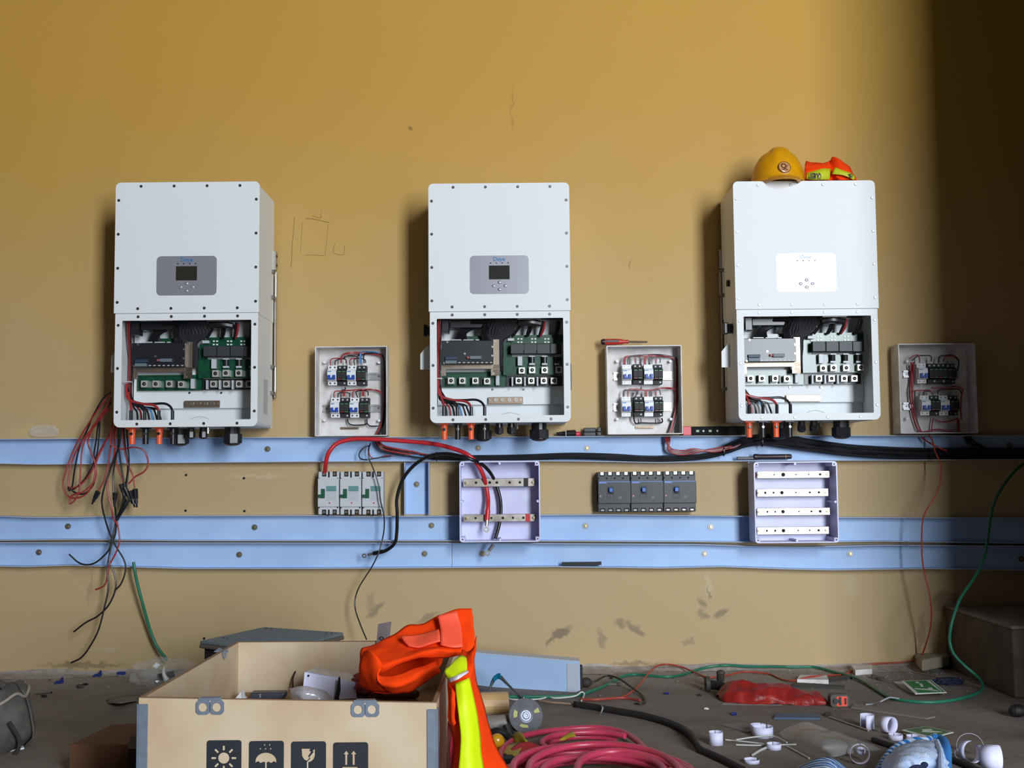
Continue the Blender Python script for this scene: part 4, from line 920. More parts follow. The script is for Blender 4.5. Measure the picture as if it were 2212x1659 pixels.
plug(262, 1045, 12, 'black plug at the top of the cluster', .05)
plug(268, 1052, 25, 'black plug in the middle of the cluster', .06)
plug(281, 1060, 14, 'black plug at the lower right of the cluster', .055)
plug(292, 1056, 4, 'rightmost black plug of the cluster', .06)
tag(obj('taped_joint', MB().tube([W(276, 1080, -.14), W(268, 1095, -.14), W(258, 1112, -.13), W(252, 1124, -.13)], lambda t: .010-.004*t, 10, 4), rubber), 'black taped joint where the leads narrow above the middle channel', 'taped joint')
# ================================================================= SMALL THINGS ON THE LEDGES
def along(u0, v0, u1, v1, y): return W(u0, v0, y), W(u1, v1, y)
# screwdriver on the middle distribution box
a, b_ = along(1298, 742, 1361, 742, -.06)
r = thing('screwdriver', 'red and black handled screwdriver lying on the middle distribution box', 'screwdriver', a)
zt = W(1330, 745, -.06).z
a = V((a.x, -.06, zt+.0125)); b2_ = V((b_.x, -.06, zt+.009))
obj('handle', MB().lathe(a, [(.004, 0), (.0095, .003), (.0115, .014), (.0125, .05), (.0105, .082), (.0068, .094), (.008, .104), (.0075, .110)], 16, 'X'), mat('screwdriver_red', (186, 48, 44), .4), r)
obj('grip_band', MB().lathe(a, [(.0045, -.001), (.0102, .002), (.0122, .014), (.0115, .016)], 16, 'X').box(a.x+.02, a.x+.07, -.0735, -.0715, a.z-.003, a.z+.006, .001, 1), blackp, r)
obj('blade', MB().cyl(a+V((.108, 0, 0)), a+V((.185, 0, -.002)), .0036, 10), mat('blade_dark', (70, 56, 50), .4, metal=.5), r)
# spirit level
zt = W(1520, 941, -.03).z; A = W(1474, 930, -.03); B = W(1608, 930, -.03)
r = thing('spirit_level', 'black and red torpedo level standing on the top channel under the right inverter', 'spirit level', (A.x, -.03, zt))
H = .036
obj('level_body', MB().box(A.x+.03, B.x, -.045, -.02, zt+.002, zt+H, .002, 1), mat('level_black', (24, 26, 28), .7, spec=.15), r)
obj('end_cap', MB().box(A.x, A.x+.034, -.046, -.019, zt+.001, zt+H+.001, .002, 1), mat('cap_red', (206, 52, 66), .4), r)
for u in (1519.5, 1549.5): p = W(u, 930, -.045); obj('rivet', MB().cyl((p.x, -.045, zt+.018), (p.x, -.0465, zt+.018), .004, 12), greyl, r)
for u in (1507, 1534): p = W(u, 930, -.045); obj('vial', MB().box(p.x-.007, p.x+.007, -.0462, -.0445, zt+.013, zt+.023, .002, 1), mat('vial_green', (120, 150, 110), .3), r)
# connectors on the ledge between the inverters
zt = W(1250, 943, -.03).z
r = thing('cable_plug', 'black ribbed plug with a red nose lying on the top channel', 'plug', (W(1204, 940, -.03).x, -.03, zt))
p0 = W(1202, 939, -.03); 
obj('plug_body', MB().lathe(V((p0.x, -.03, zt+.012)), [(.005, 0), (.008, .02), (.009, .034), (.012, .038), (.0135, .044), (.0145, .07), (.0155, .074), (.010, .078)], 16, 'X', ), rubber, r)
obj('plug_nose', MB().lathe(V((p0.x+.072, -.03, zt+.010)), [(.006, 0), (.0095, .004), (.0095, .020), (.007, .024)], 12, 'X'), mat('nose_red', (196, 40, 60), .4), r)
obj('plug_ring', MB().lathe(V((p0.x+.036, -.03, zt+.0125)), [(.0142, 0), (.0142, .003)], 16, 'X'), greyl, r)
for (u0, u1, h, lb) in ((1259, 1287, .034, 'black double coupler lying on the top channel beside the distribution box'), (1288, 1299, .036, 'short black coupler wedged against the middle distribution box')):
    A, B = W(u0, 940, -.03), W(u1, 940, -.03)
    m = MB(); m.box(A.x, B.x, -.044, -.02, zt+.001, zt+h*.5, .002, 1); m.box(A.x+.004, B.x-.001, -.042, -.018, zt+h*.5, zt+h, .002, 1); m.cyl((A.x+.01, -.044, zt+.010), (A.x+.01, -.05, zt+.010), .006, 10)
    tag(obj('coupler', m, blackp), lb, 'coupler')
# chisel bar on the channel above the right busbar box
zt = W(1650, 994, -.04).z+.001
r = thing('cold_chisel', 'dark brown chisel lying in the channel above the right busbar box', 'chisel', (W(1590, 992, -.04).x, -.04, zt))
A = W(1591, 990, -.04); 
obj('chisel_shaft', MB().box(A.x, A.x+.08, -.046, -.034, zt+.002, zt+.013, .002, 1), mat('chisel_dark', (52, 44, 46), .4, metal=.4), r)
obj('chisel_grip', MB().lathe(V((A.x+.066, -.042, zt+.0125)), [(.007, 0), (.0115, .004), (.0115, .016), (.0098, .024), (.0098, .14), (.009, .15), (.004, .153)], 16, 'X'), MATS['chisel_dark'], r)
for dx in (.075, .192): obj('grip_band', MB().lathe(V((A.x+dx, -.042, zt+.0125)), [(.0112 if dx < .1 else .0102, 0), (.0112 if dx < .1 else .0102, .003)], 16, 'X'), mat('band_brown', (150, 110, 80), .5), r)
# black bar on the lowest channel
zt = W(1256, 1224, -.045).z+.0035
A, B = W(1214, 1218, -.04), W(1299, 1218, -.04)
m = MB(); m.box(A.x, B.x-.008, -.047, -.03, zt+.0, zt+.014, .0025, 2); m.box(B.x-.01, B.x, -.045, -.032, zt+.002, zt+.015, .001, 1)
tag(obj('utility_knife', m, blackm), 'small flat black knife handle lying on the lowest channel', 'knife handle')
# lug hanging under the left busbar box
p = W(1066, 1176, -.1); q = W(1056, 1190, -.1)
m = MB(); m.cyl(p, q, .0065, 12)
r = thing('cable_lug', 'loose grey cable lug poking out below the left lilac busbar box', 'cable lug', q); obj('lug_barrel', m, steel, r)
c = q+V((-.006, 0, -.010)); obj('lug_palm', MB().ring([c+V((cos(a*pi/8)*.0105, 0, sin(a*pi/8)*.0105)) for a in range(16)], [c+V((cos(a*pi/8)*.0048, 0, sin(a*pi/8)*.0048)) for a in range(16)], (0, -.003, 0)), steel, r)
clear = bpy.data.materials.new('clear_plastic'); clear.use_nodes = True
_b = clear.node_tree.nodes['Principled BSDF']; _b.inputs['Base Color'].default_value = (.85, .87, .88, 1); _b.inputs['Roughness'].default_value = .12; _b.inputs['Alpha'].default_value = .13; _b.inputs['Specular IOR Level'].default_value = .9
film = bpy.data.materials.new('milky_film'); film.use_nodes = True
_b = film.node_tree.nodes['Principled BSDF']; _b.inputs['Base Color'].default_value = (.62, .60, .66, 1); _b.inputs['Roughness'].default_value = .2; _b.inputs['Alpha'].default_value = .6; _b.inputs['Specular IOR Level'].default_value = .8
def crumple(name, label, cat, c, r, mt, wob=.3, sc=3., seg=26, flat=0.):
    m = MB(); t = bmesh.new(); bmesh.ops.create_icosphere(t, subdivisions=4, radius=1)
    for v in t.verts:
        n_ = noise.noise(v.co*sc)+.5*noise.noise(v.co*sc*2.3); v.co *= 1+wob*n_
        if v.co.z < -.75: v.co.z = -.75
    m.add(t, Matrix.Translation(V(c)+V((0, 0, .75*r[2]))) @ Matrix.Diagonal((*r, 1)))
    o = obj(name, m, mt); m.smooth = True
    tag(o, label, cat); return o
p = W(95, 944, -.03); crumple('plastic_scrap', 'small scrap of clear plastic film on the top channel at the far left', 'plastic scrap', (p.x, -.03, p.z+.002), (.055, .012, .026), clear, .25)
# ================================================================= HARD HAT AND VEST ON THE RIGHT INVERTER
yh = -.30+.03
c = W(1682, 389, -.30); hz = IT3+.0005
hat = thing('hard_hat', 'yellow hard hat with a round emblem resting on the right inverter', 'hard hat', (c.x+.009, -.245, hz))
yel = mat('helmet_yellow', (226, 158, 10), .3, rgb2=(212, 146, 14), vscale=30)
m = MB(); m.smooth = True
t = bmesh.new(); bmesh.ops.create_uvsphere(t, u_segments=56, v_segments=40, radius=1)
bmesh.ops.delete(t, geom=[v for v in t.verts if v.co.z < -.02], context='VERTS')
for v in t.verts:
    x, y, z = v.co; rho = min(1, math.hypot(x, y)); z2 = (1-rho**3.1)**(1/1.9) if rho < 1 else 0
    px = x*.0985; ridge = max(0, 1-(abs(px)/.038)**4)*max(0, z2-.25)*.0165
    v.co = V((px*(1-.05*z2), y*.122*(1-.04*z2), z2*.119+ridge+.010))
m.add(t)
o = obj('shell', m, yel, hat, world=False); solid(o, .0025)
m = MB(); m.lathe((0, 0, 0), [(.0975, .016), (.1005, .012), (.1022, .004), (.1025, .001), (.101, .0), (.096, .004)], 44, mtx=Matrix.Diagonal((1.0, 1.21, 1)))
obj('rim', m, yel, hat, world=False)
m = MB(); rows = []
for k, (rx, ry, z) in enumerate(((.088, .112, .010), (.090, .128, .006), (.082, .140, -.002), (.070, .148, -.009))):
    rows.append([V((rx*sin(R(a)), -ry*cos(R(a))-.0, z)) for a in (-76, -55, -30, 0, 30, 55, 76)])
m.grid(rows, 4, 3); o = obj('peak', m, mat('helmet_peak', (190, 132, 40), .4), hat, world=False); solid(o, .003)
ce = V((-.001, -.1200, .040))
k_ = 1.5
eo = obj('emblem', MB().lathe((0, 0, 0), [(.0155*k_, .003), (.0155*k_, -.0008), (.0150*k_, -.0014)], 32, 'Y'), mat('emblem_tan', (202, 150, 100), .25), hat, world=False); eo.location = ce; eo.rotation_euler = (R(-16), 0, R(6))
obj('emblem_ring', MB().ring([V((cos(a*pi/16)*.0158*k_, -.0015, sin(a*pi/16)*.0158*k_)) for a in range(32)], [V((cos(a*pi/16)*.0146*k_, -.0015, sin(a*pi/16)*.0146*k_)) for a in range(32)], (0, -.0008, 0)), mat('emblem_brown', (92, 48, 8), .4), eo, world=False)
text('emblem_letter', 'Q', .027, (-.0035, -.0018, .0040), MATS['emblem_brown'], eo, bold=.0009)
obj('emblem_stroke', MB().prism([V((k_*x, -.0016, k_*z)) for x, z in ((.0045, -.001), (.006, -.001), (.0098, .0065), (.0078, .0065))], (0, -.0006, 0)), MATS['emblem_brown'], eo, world=False)
text('emblem_word', 'TECH', .0095, (-.0008, -.0018, -.0116), MATS['emblem_brown'], eo, bold=.0003)
hv = mat('hivis_orange', (255, 70, 14), .85, var=.05, vscale=300, bump=.25, bscale=900, spec=.1)
hy = mat('hivis_yellow', (214, 238, 8), .5, bump=.1, bscale=600)
hyd = mat('printed_band_yellow', (190, 196, 24), .6)
vest2 = thing('safety_vest', 'folded orange safety vest with black lettering beside the hard hat', 'safety vest', (W(1795, 389, -.28).x, -.24, hz))
yv = -.25
m = MB(); rows = [[(1738, 392, -.20), (1760, 392, -.20), (1785, 392, -.20), (1800, 393, -.22), (1820, 393, -.20), (1848, 393, -.20)],
        [(1738, 388, yv-.04), (1760, 388, yv-.04), (1784, 388, yv-.04), (1797, 389, yv-.02), (1815, 389, yv-.05), (1850, 388, yv-.04)],
        [(1738, 376, yv-.05), (1760, 372, yv-.055), (1784, 366, yv-.05), (1795, 372, yv-.02), (1812, 378, yv-.055), (1850, 384, yv-.045)],
        [(1739, 362, yv-.03), (1758, 358, yv-.035), (1780, 357, yv-.03), (1795, 362, yv), (1815, 362, yv-.035), (1843, 374, yv-.03)],
        [(1740, 352, yv), (1758, 354, yv), (1778, 354, yv), (1793, 354, yv+.02), (1806, 344, yv), (1836, 362, yv)],
        [(1742, 352, yv+.05), (1760, 354, yv+.05), (1780, 355, yv+.05), (1792, 350, yv+.05), (1802, 343, yv+.03), (1830, 360, yv+.05)],
        [(1745, 390, yv+.09), (1760, 390, yv+.09), (1780, 390, yv+.09), (1792, 390, yv+.09), (1802, 390, yv+.09), (1830, 390, yv+.09)]]
m.grid([[W(*p) for p in r_] for r_ in rows], 4, 4, wob=.003, wsc=40); o = obj('folded_cloth', m, hv, vest2); solid(o, .003)
def band(pts_top, pts_bot, y, mt, nm, root, th=.002):
    m = MB(); m.grid([[W(u, v, y-(.012 if 0 < i < len(pts_top)-1 else 0)) for i, (u, v) in enumerate(pts_top)], [W(u, v, y-.006-(.012 if 0 < i < len(pts_bot)-1 else 0)) for i, (u, v) in enumerate(pts_bot)]], 4, 2)
    o = obj(nm, m, mt, root); solid(o, th); return o
band([(1742, 374), (1765, 367), (1780, 364), (1794, 365)], [(1742, 387), (1762, 388), (1778, 388), (1792, 388)], yv-.055, hyd, 'lettered_band', vest2)
band([(1804, 361), (1820, 368), (1838, 374), (1848, 384)], [(1797, 376), (1818, 378), (1836, 384), (1843, 389)], yv-.055, hyd, 'lettered_band', vest2)
def vtext(s, u, v, size, rz, name='lettering'):
    p = W(u, v, yv-.0745); o = text(name, s, size, p-V(vest2.location), blackm, vest2, rot=(R(90), R(180+rz), 0), ext=.0008, bold=.0005); o.scale = (.62, 1.25, 1); return o
vtext('QUEST', 1761, 379.5, .024, 8); vtext('OR', 1837, 379, .017, -20)
# ================================================================= CRATE
plym = mat('birch_plywood', (206, 188, 162), .6, rgb2=(190, 164, 132), vscale=5, bump=.08, bscale=60)
plyd = mat('plywood_edge', (150, 120, 90), .8)
grey_ = mat('galvanised_angle', (138, 150, 166), .38, metal=.5, var=.08, vscale=50)
YC = CAM.y+2.46; ZF_, ZB = 2.46, 2.46*1.326; YB = CAM.y+ZB
fl, frr = W(300, 1508, YC), W(943, 1519, YC); bl, br_ = W(510, 1387, YB), W(992, 1384, YB)
crate = thing('wooden_crate', 'open plywood shipping crate with grey metal corners and black handling symbols', 'crate', ((fl.x+frr.x)/2, (YC+YB)/2, 0))
t_ = .009
def panel(p, q, off, name):
    """upright sheet from the floor to the sloping top edge p-q; off = inward thickness vector"""
    m = MB(); b0, b1 = V((p.x, p.y, .0)), V((q.x, q.y, .0)); off = V(off)
    m.prism([b0, b1, V(q), V(p)], off)
    o = obj(name, m, plym, crate); return o
# slightly bowed front made of one sheet
panel(fl, frr, (0, t_, 0), 'front_panel')
panel(bl, br_, (0, -t_, 0), 'back_panel')
panel(V((fl.x, fl.y+t_, fl.z)), V((bl.x, bl.y-t_, bl.z)), (t_, 0, 0), 'side_panel')
panel(V((frr.x, frr.y+t_, frr.z)), V((br_.x, br_.y-t_, br_.z)), (-t_, 0, 0), 'side_panel')
obj('crate_floor', MB().prism([V((fl.x+.01, fl.y+.01, .004)), V((frr.x-.01, frr.y+.01, .004)), V((br_.x-.01, br_.y-.01, .004)), V((bl.x+.01, bl.y-.01, .004))], (0, 0, .01)), plym, crate)
# bare sawn upper edges
for p, q, off in ((fl, frr, V((0, t_, 0))), (bl, br_, V((0, -t_, 0))), (fl+V((0, t_, 0)), bl+V((0, -t_, 0)), V((t_, 0, 0))), (frr+V((0, t_, 0)), br_+V((0, -t_, 0)), V((-t_, 0, 0)))):
    obj('sawn_edge', MB().prism([V(p)+V((0, 0, .0002)), V(q)+V((0, 0, .0002)), V(q)+off+V((0, 0, .0002)), V(p)+off+V((0, 0, .0002))], (0, 0, .0012)), plyd, crate)
# corner angles
def corner(p, sx, sidep, label=None):
    d = (sidep-p).normalized(); w_ = .020
    m = MB(); pr = [(0, -.0025), (sx*w_, -.0025), (sx*w_, -.0008), (0, -.0008)]
    zt = p.z-.012
    m.box(min(p.x, p.x+sx*w_), max(p.x, p.x+sx*w_), p.y-.0028, p.y-.0002, 0, zt, .0008, 1)
    b = m.b
    q0, q1 = p+V((-sx*.0028, -.0028, 0)), p+d*.024+V((-sx*.0028, 0, 0)); q2, q3 = q1+V((sx*.0026, 0, 0)), p+V((0, -.0028, 0))
    m.prism([V((k.x, k.y, 0)) for k in (q0, q1, q2, q3)], (0, 0, zt))
    obj('corner_angle', m, grey_, crate)
corner(fl+V((0, 0, 0)), 1, bl); corner(frr, -1, br_)
def clip(u, v, tilt, w_=.062):
    p = W(u, v, YC); y = p.y-.0025
    m = MB()
    for sx in (-1, 1):
        c = p+V((sx*.0145, -.0025, -.0015))
        n_ = 24; inn = [c+V((cos(k*2*pi/n_)*.0092, 0, sin(k*2*pi/n_)*.0092)) for k in range(n_)]
        out = []
        for k in range(n_):
            a = k*2*pi/n_; q = V((cos(a), 0, sin(a)))
            s_ = .0150/max(abs(q.x), abs(q.z)); out.append(c+q*min(s_, .0175))
        m.ring(out, inn, (0, .0022, 0))
    m.box(p.x-.024, p.x+.024, p.y-.0029, p.y-.0005, p.z+.0125, p.z+.0185, .0006, 1)
    m.box(p.x-.020, p.x+.020, p.y-.0035, p.y+.012, p.z+.0165, p.z+.0185, .0006, 1)
    o = obj('joining_clip', m, grey_, crate)
clip(454, 1526, 0); clip(789, 1531, 0)
p = W(517, 1403, YB)  # clip folded on the left rim
L1 = fl.lerp(bl, .80); m = MB(); m.prism([L1+V((-.01, -.03, .002)), L1+V((.022, -.006, -.004)), L1+V((.02, .004, -.004)), L1+V((-.012, .03, .002))], (0, 0, .002)); m.prism([L1+V((.009, -.03, .002)), L1+V((.011, .03, .002)), L1+V((.011, .01, -.02)), L1+V((.011, -.01, -.02))], (.0015, 0, 0)); obj('joining_clip', m, grey_, crate)
# symbols printed on the front (built as thin prints)
inkm = mat('black_print', (30, 34, 42), .6); woodm = plym
def icon(u0, u1, v0, v1, shapes):
    yy = YC-.0004; A, B = W(u0, v1, YC), W(u1, v0, YC)
    bg = obj('handling_symbol', MB().prism(rr(A.x, A.z, B.x, B.z, .006, yy, 5), (0, -.0006, 0)), inkm, crate)
    base = V(crate.location)
    for sh in shapes:
        m = MB(); m.prism([W(u, v, yy-.0006) for u, v in sh], (0, -.0005, 0))
        q = obj('symbol_figure', m, woodm, None, world=False); q.parent = bg; q.data.transform(Matrix.Translation(-base))
def disc(u, v, r, n=28): return [(u+r*cos(2*pi*k/n), v+r*sin(2*pi*k/n)) for k in range(n)]
def rayp(u, v, ang, r0, r1, w_):
    a = R(ang); d = (cos(a), sin(a)); n_ = (-d[1], d[0])
    return [(u+d[0]*r0+n_[0]*w_, v+d[1]*r0+n_[1]*w_), (u+d[0]*r1+n_[0]*w_, v+d[1]*r1+n_[1]*w_), (u+d[0]*(r1+1), v+d[1]*(r1+1)), (u+d[0]*r1-n_[0]*w_, v+d[1]*r1-n_[1]*w_), (u+d[0]*r0-n_[0]*w_, v+d[1]*r0-n_[1]*w_), (u+d[0]*(r0-1), v+d[1]*(r0-1))]
icon(446, 522, 1598.5, 1679, [disc(483.5, 1637.5, 11.8)]+[rayp(483.5, 1637.5, a, 17.5, 26, 2) for a in range(0, 360, 45)])
dome = [(574.5+22.5*cos(R(a)), 1645-19*sin(R(a))) for a in range(0, 181, 12)]
um = [(574.5+22.5, 1647)]+dome[1:-1]+[(552, 1647), (558, 1644), (563, 1648), (570, 1645), (573, 1647), (573, 1668), (571, 1671), (568, 1668), (565.5, 1668), (568, 1674), (573, 1674), (576, 1670), (576, 1647), (580, 1645), (586, 1648), (592, 1644)]
icon(537.5, 613.5, 1600, 1681, [um]+[rayp(u, v, 110, 0, 2, .9) for u, v in ((572, 1608), (583, 1608), (563, 1616.5), (574, 1616.5), (585, 1616.5))])
icon(628.5, 704.5, 1601, 1682, [[(652, 1617.5), (670, 1617.5), (668, 1622), (672, 1624), (665, 1634), (669, 1637), (663, 1643), (657, 1640), (653, 1633)], [(680, 1618), (680, 1632), (677, 1640), (671, 1645), (666, 1646), (666, 1670), (674, 1672), (674, 1674), (656, 1674), (656, 1672), (663, 1670), (663, 1646), (671, 1638), (668.5, 1635), (678, 1624), (675.5, 1622)]])
def arr(u): return [(u-2, 1652), (u+2, 1652), (u+2, 1629), (u+5.5, 1629), (u, 1622), (u-5.5, 1629), (u-2, 1629)]
icon(719.5, 795.5, 1603, 1684, [arr(748), arr(764), [(740, 1657), (772, 1657), (772, 1660), (740, 1660)]])
# --- contents of the crate
zc = .018
def inside(u, v, z): return F(u, v, z)
lidp = inside(690, 1515, .16)
# heap the contents rest on (packed cardboard sheets filling the crate)
card = mat('brown_cardboard', (150, 116, 84), .8, var=.08, vscale=8)
tag(obj('cardboard_stack', MB().box(fl.x+.03, frr.x-.03, YC+.03, YB-.03, .0145, .192, .004), card), 'stack of flat cardboard filling the bottom of the crate', 'cardboard')
sz = .194
def sheet3(nm, label, cat, pts, th, mt):
    m = MB(); m.prism(pts, th); o = obj(nm, m, mt); tag(o, label, cat); return o
# white enclosure lid leaning inside
A = F(652, 1512, sz+.004); 
lid = thing('enclosure_lid', 'lilac white plastic lid leaning inside the crate', 'plastic lid', A)
Wd = lambda u, v, y: W(u, v, y)
yL = A.y
m = MB(); m.prism([Wd(652, 1512, yL), Wd(658, 1452, yL+.02), Wd(664, 1451, yL+.02), Wd(716, 1462, yL+.04), Wd(770, 1475, yL+.06), Wd(770, 1512, yL+.05)], (0, .010, 0)); obj('lid_face', m, lilac, lid)
m = MB(); m.prism([Wd(660, 1451, yL+.022), Wd(682, 1441, yL+.10), Wd(760, 1455, yL+.14), Wd(770, 1474, yL+.062)], (0, .004, -.004)); obj('lid_edge', m, dingy, lid)
p = Wd(666.5, 1459.5, yL+.018); obj('lid_hole', MB().cyl(p, p+V((0, -.0012, 0)), .0028, 10), holem, lid)
# milky film bag
m = MB(); rows = [[(625, 1486, yL-.03), (650, 1484, yL-.05), (680, 1488, yL-.05), (705, 1492, yL-.04)], [(628, 1500, yL-.05), (655, 1494, yL-.08), (690, 1498, yL-.07), (715, 1503, yL-.05)], [(632, 1515, yL-.05), (660, 1515, yL-.08), (695, 1515, yL-.08), (722, 1515, yL-.05)]]
m.grid([[W(*p) for p in r_] for r_ in rows], 5, 5, wob=.006, wsc=30); o = obj('film_bag', m, film); solid(o, .001); tag(o, 'crumpled milky plastic bag in front of the lid in the crate', 'plastic bag')
# black power strip with letter
A, B = F(541, 1510, sz), F(616, 1510, sz)
r = thing('black_case', 'long black plastic piece lying low in the crate', 'plastic case', A)
obj('case_body', MB().box(A.x, B.x, A.y-.01, A.y+.03, sz+.001, sz+.018, .005, 3), mat('case_slate', (60, 64, 74), .4), r)
text('case_mark', 'S', .012, V((A.x+.028, A.y-.0112, sz+.010))-V(r.location), greyl, r)
A = F(512, 1512, sz); m = MB(); m.prism([A+V((-.008, 0, 0)), A+V((.012, 0, 0)), A+V((.010, .0, .022))], (.003, .03, 0)); m.box(A.x-.006, A.x+.02, A.y, A.y+.03, A.z, A.z+.003)
tag(obj('corner_piece', m, whiteplas), 'small white plastic corner piece at the left inside the crate', 'plastic piece')
A = F(727, 1512, sz); m = MB(); m.prism([W(724.5, 1505, A.y), W(733, 1504, A.y), W(735.5, 1490, A.y), W(734.5, 1462, A.y), W(731, 1463, A.y)], (0, .004, 0)); m.box(A.x-.004, A.x+.006, A.y, A.y+.006, sz, sz+.01)
tag(obj('wedge', m, blackm), 'dark pointed wedge standing up inside the crate', 'wedge')
A = F(690, 1505, sz)
cable('cable_loop', 'thin dark cable arching in a loop inside the crate', 'cable', [(632, 1486, A.y+.07), (634, 1460, A.y+.1), (650, 1435, A.y+.12), (680, 1422, A.y+.13), (705, 1421, A.y+.13), (735, 1432, A.y+.13), (760, 1455, A.y+.12), (778, 1472, A.y+.10), (790, 1500, A.y+.08)], .0026, mat('loop_brown', (50, 40, 34), .5))
cable('cable_loop', 'short black cable curl beside the dark wedge in the crate', 'cable', [(738, 1504, A.y+.01), (748, 1496, A.y+.03), (765, 1491, A.y+.05), (785, 1478, A.y+.06), (800, 1470, A.y+.06)], .0036, blackwire)
mar = mat('maroon_cloth', (140, 52, 56), .8, var=.15, vscale=20)
p = F(800, 1512, sz); crumple('red_bag', 'dull red bag slumped in the crate under the vest', 'bag', (p.x+.015, p.y+.10, sz), (.085, .09, .034), mar, .2)
p = F(852, 1514, sz); m = MB(); m.cyl((p.x-.03, p.y+.03, sz+.014), (p.x+.045, p.y+.02, sz+.014), .014, 18); m.ball((p.x+.05, p.y+.02, sz+.014), (.014, .014, .014), 14); tag(obj('hand_tool', m, mat('tool_maroon_grip', (74, 40, 42), .5)), 'dark rounded tool handle in the crate beneath the vest', 'tool handle')
# metal tag standing at the back rim
tg = thing('metal_tag', 'grey metal strip with a small hole sticking up behind the vest', 'metal strip', (bl.x, YB+.006, 0))
tg.location = (W(825, 1385, YB-.02).x, YB-.012, .194)
m = MB(); y_ = YB-.016; m.prism([W(812, 1400, y_), W(839, 1398, y_), W(846, 1342, y_), W(817, 1348, y_)], (0, -.002, 0)); m.box(W(815, 1400, y_).x, W(835, 1400, y_).x, y_-.002, y_, .194, W(825, 1399, y_).z); obj('strip_plate', m, mat('strip_taupe', (138, 126, 128), .5, metal=.3), tg)
p = W(824, 1379, y_-.0022); obj('hole_mark', MB().ring([p+V((cos(a*pi/8)*.007, 0, sin(a*pi/8)*.005)) for a in range(16)], [p+V((cos(a*pi/8)*.0035, 0, sin(a*pi/8)*.0025)) for a in range(16)], (0, -.001, 0)), blackm, tg)
# ================================================================= GREY CABINET BEHIND THE CRATE
ztop = .235
k0, k1, k2, k3 = F(431, 1384, ztop), F(570, 1354, ztop), F(743, 1366, ztop), F(600, 1404, ztop)
cab = thing('steel_cabinet', 'low dark steel cabinet with a grey green lid behind the crate', 'cabinet', ((k0.x+k2.x)/2, (k0.y+k2.y)/2, 0))
lidm = mat('cabinet_grey_green', (112, 122, 122), .5, var=.05, vscale=20)
m = MB(); m.prism([k0, k1, k2, k3], (0, 0, -.012)); lo = obj('lid', m, lidm, cab)
bv = lo.modifiers.new('b', 'BEVEL'); bv.width = .005; bv.segments = 3
m = MB(); cc = (k0+k1+k2+k3)/4; m.prism([V((cc.x+(k.x-cc.x)*1.01, cc.y+(k.y-cc.y)*1.01, ztop-.011)) for k in (k0, k1, k2, k3)], (0, 0, -.014)); lo2 = obj('lid_rim', m, mat('rim_brown', (104, 94, 86), .6), cab); bv = lo2.modifiers.new('b', 'BEVEL'); bv.width = .005; bv.segments = 3
m = MB(); m.prism([V((cc.x+(k.x-cc.x)*.93, cc.y+(k.y-cc.y)*.93, 0)) for k in (k0, k1, k2, k3)], (0, 0, ztop-.024)); obj('cabinet_body', m, mat('cabinet_black', (34, 30, 30), .7, bump=.3), cab)
for (u, v) in ((575, 1358), (587, 1358), (704, 1368), (716, 1368), (483, 1378), (490, 1380)): p = F(u, v, ztop); obj('lid_screw', MB().cyl(p, p+V((0, 0, .002)), .003, 8), blackm, cab)
# ================================================================= THE LARGE VEST ON THE CRATE
ves = thing('safety_vest', 'bright orange safety vest with yellow stripe thrown over the right side of the crate', 'safety vest', (W(1000, 1500, YC+.2).x, YC+.25, .05))
def cloth(nm, rows, mt, su=5, sv=5, wob=.004, wsc=26, th=.0028):
    m = MB(); m.grid([[W(*p) for p in r_] for r_ in rows], su, sv, wob, wsc); o = obj(nm, m, mt, ves); solid(o, th); return o
Y0 = YC+.30
# upper flap with the peak at the right
cloth('back_flap', [
  [(781, 1402, Y0), (815, 1390, Y0+.02), (852, 1370, Y0+.03), (880, 1352, Y0+.03), (915, 1348, Y0+.03), (945, 1330, Y0+.03), (985, 1317, Y0+.03), (1021, 1313, Y0+.03)],
  [(778, 1418, Y0-.03), (812, 1402, Y0-.03), (855, 1392, Y0-.01), (890, 1378, Y0+.0), (925, 1368, Y0+.0), (960, 1352, Y0+.01), (990, 1342, Y0+.01), (1024, 1340, Y0+.01)],
  [(780, 1440, Y0-.06), (815, 1420, Y0-.07), (860, 1410, Y0-.06), (900, 1402, Y0-.04), (940, 1393, Y0-.04), (970, 1384, Y0-.03), (998, 1376, Y0-.02), (1027, 1372, Y0-.02)],
  [(790, 1462, Y0-.07), (822, 1440, Y0-.10), (865, 1424, Y0-.10), (905, 1410, Y0-.09), (945, 1404, Y0-.08), (975, 1404, Y0-.07), (1000, 1404, Y0-.06), (1026, 1402, Y0-.04)],
  [(812, 1468, Y0-.06), (830, 1452, Y0-.09), (868, 1432, Y0-.09), (905, 1420, Y0-.08), (942, 1420, Y0-.07), (972, 1418, Y0-.06), (1000, 1416, Y0-.05), (1024, 1422, Y0-.04)]], hv)
# inner side of the loop, darker because it lies in the fold
cloth('inner_fold', [
  [(783, 1405, Y0+.0), (800, 1440, Y0+.03), (850, 1425, Y0+.06), (900, 1412, Y0+.07), (960, 1402, Y0+.06)],
  [(779, 1440, Y0-.01), (800, 1462, Y0+.02), (850, 1452, Y0+.05), (905, 1440, Y0+.06), (955, 1425, Y0+.05)],
  [(777, 1472, Y0-.02), (800, 1488, Y0+.0), (850, 1485, Y0+.02), (900, 1462, Y0+.04), (950, 1436, Y0+.04)],
  [(785, 1486, Y0-.03), (815, 1497, Y0-.02), (850, 1497, Y0+.0), (890, 1480, Y0+.02), (930, 1455, Y0+.03)]], hv)
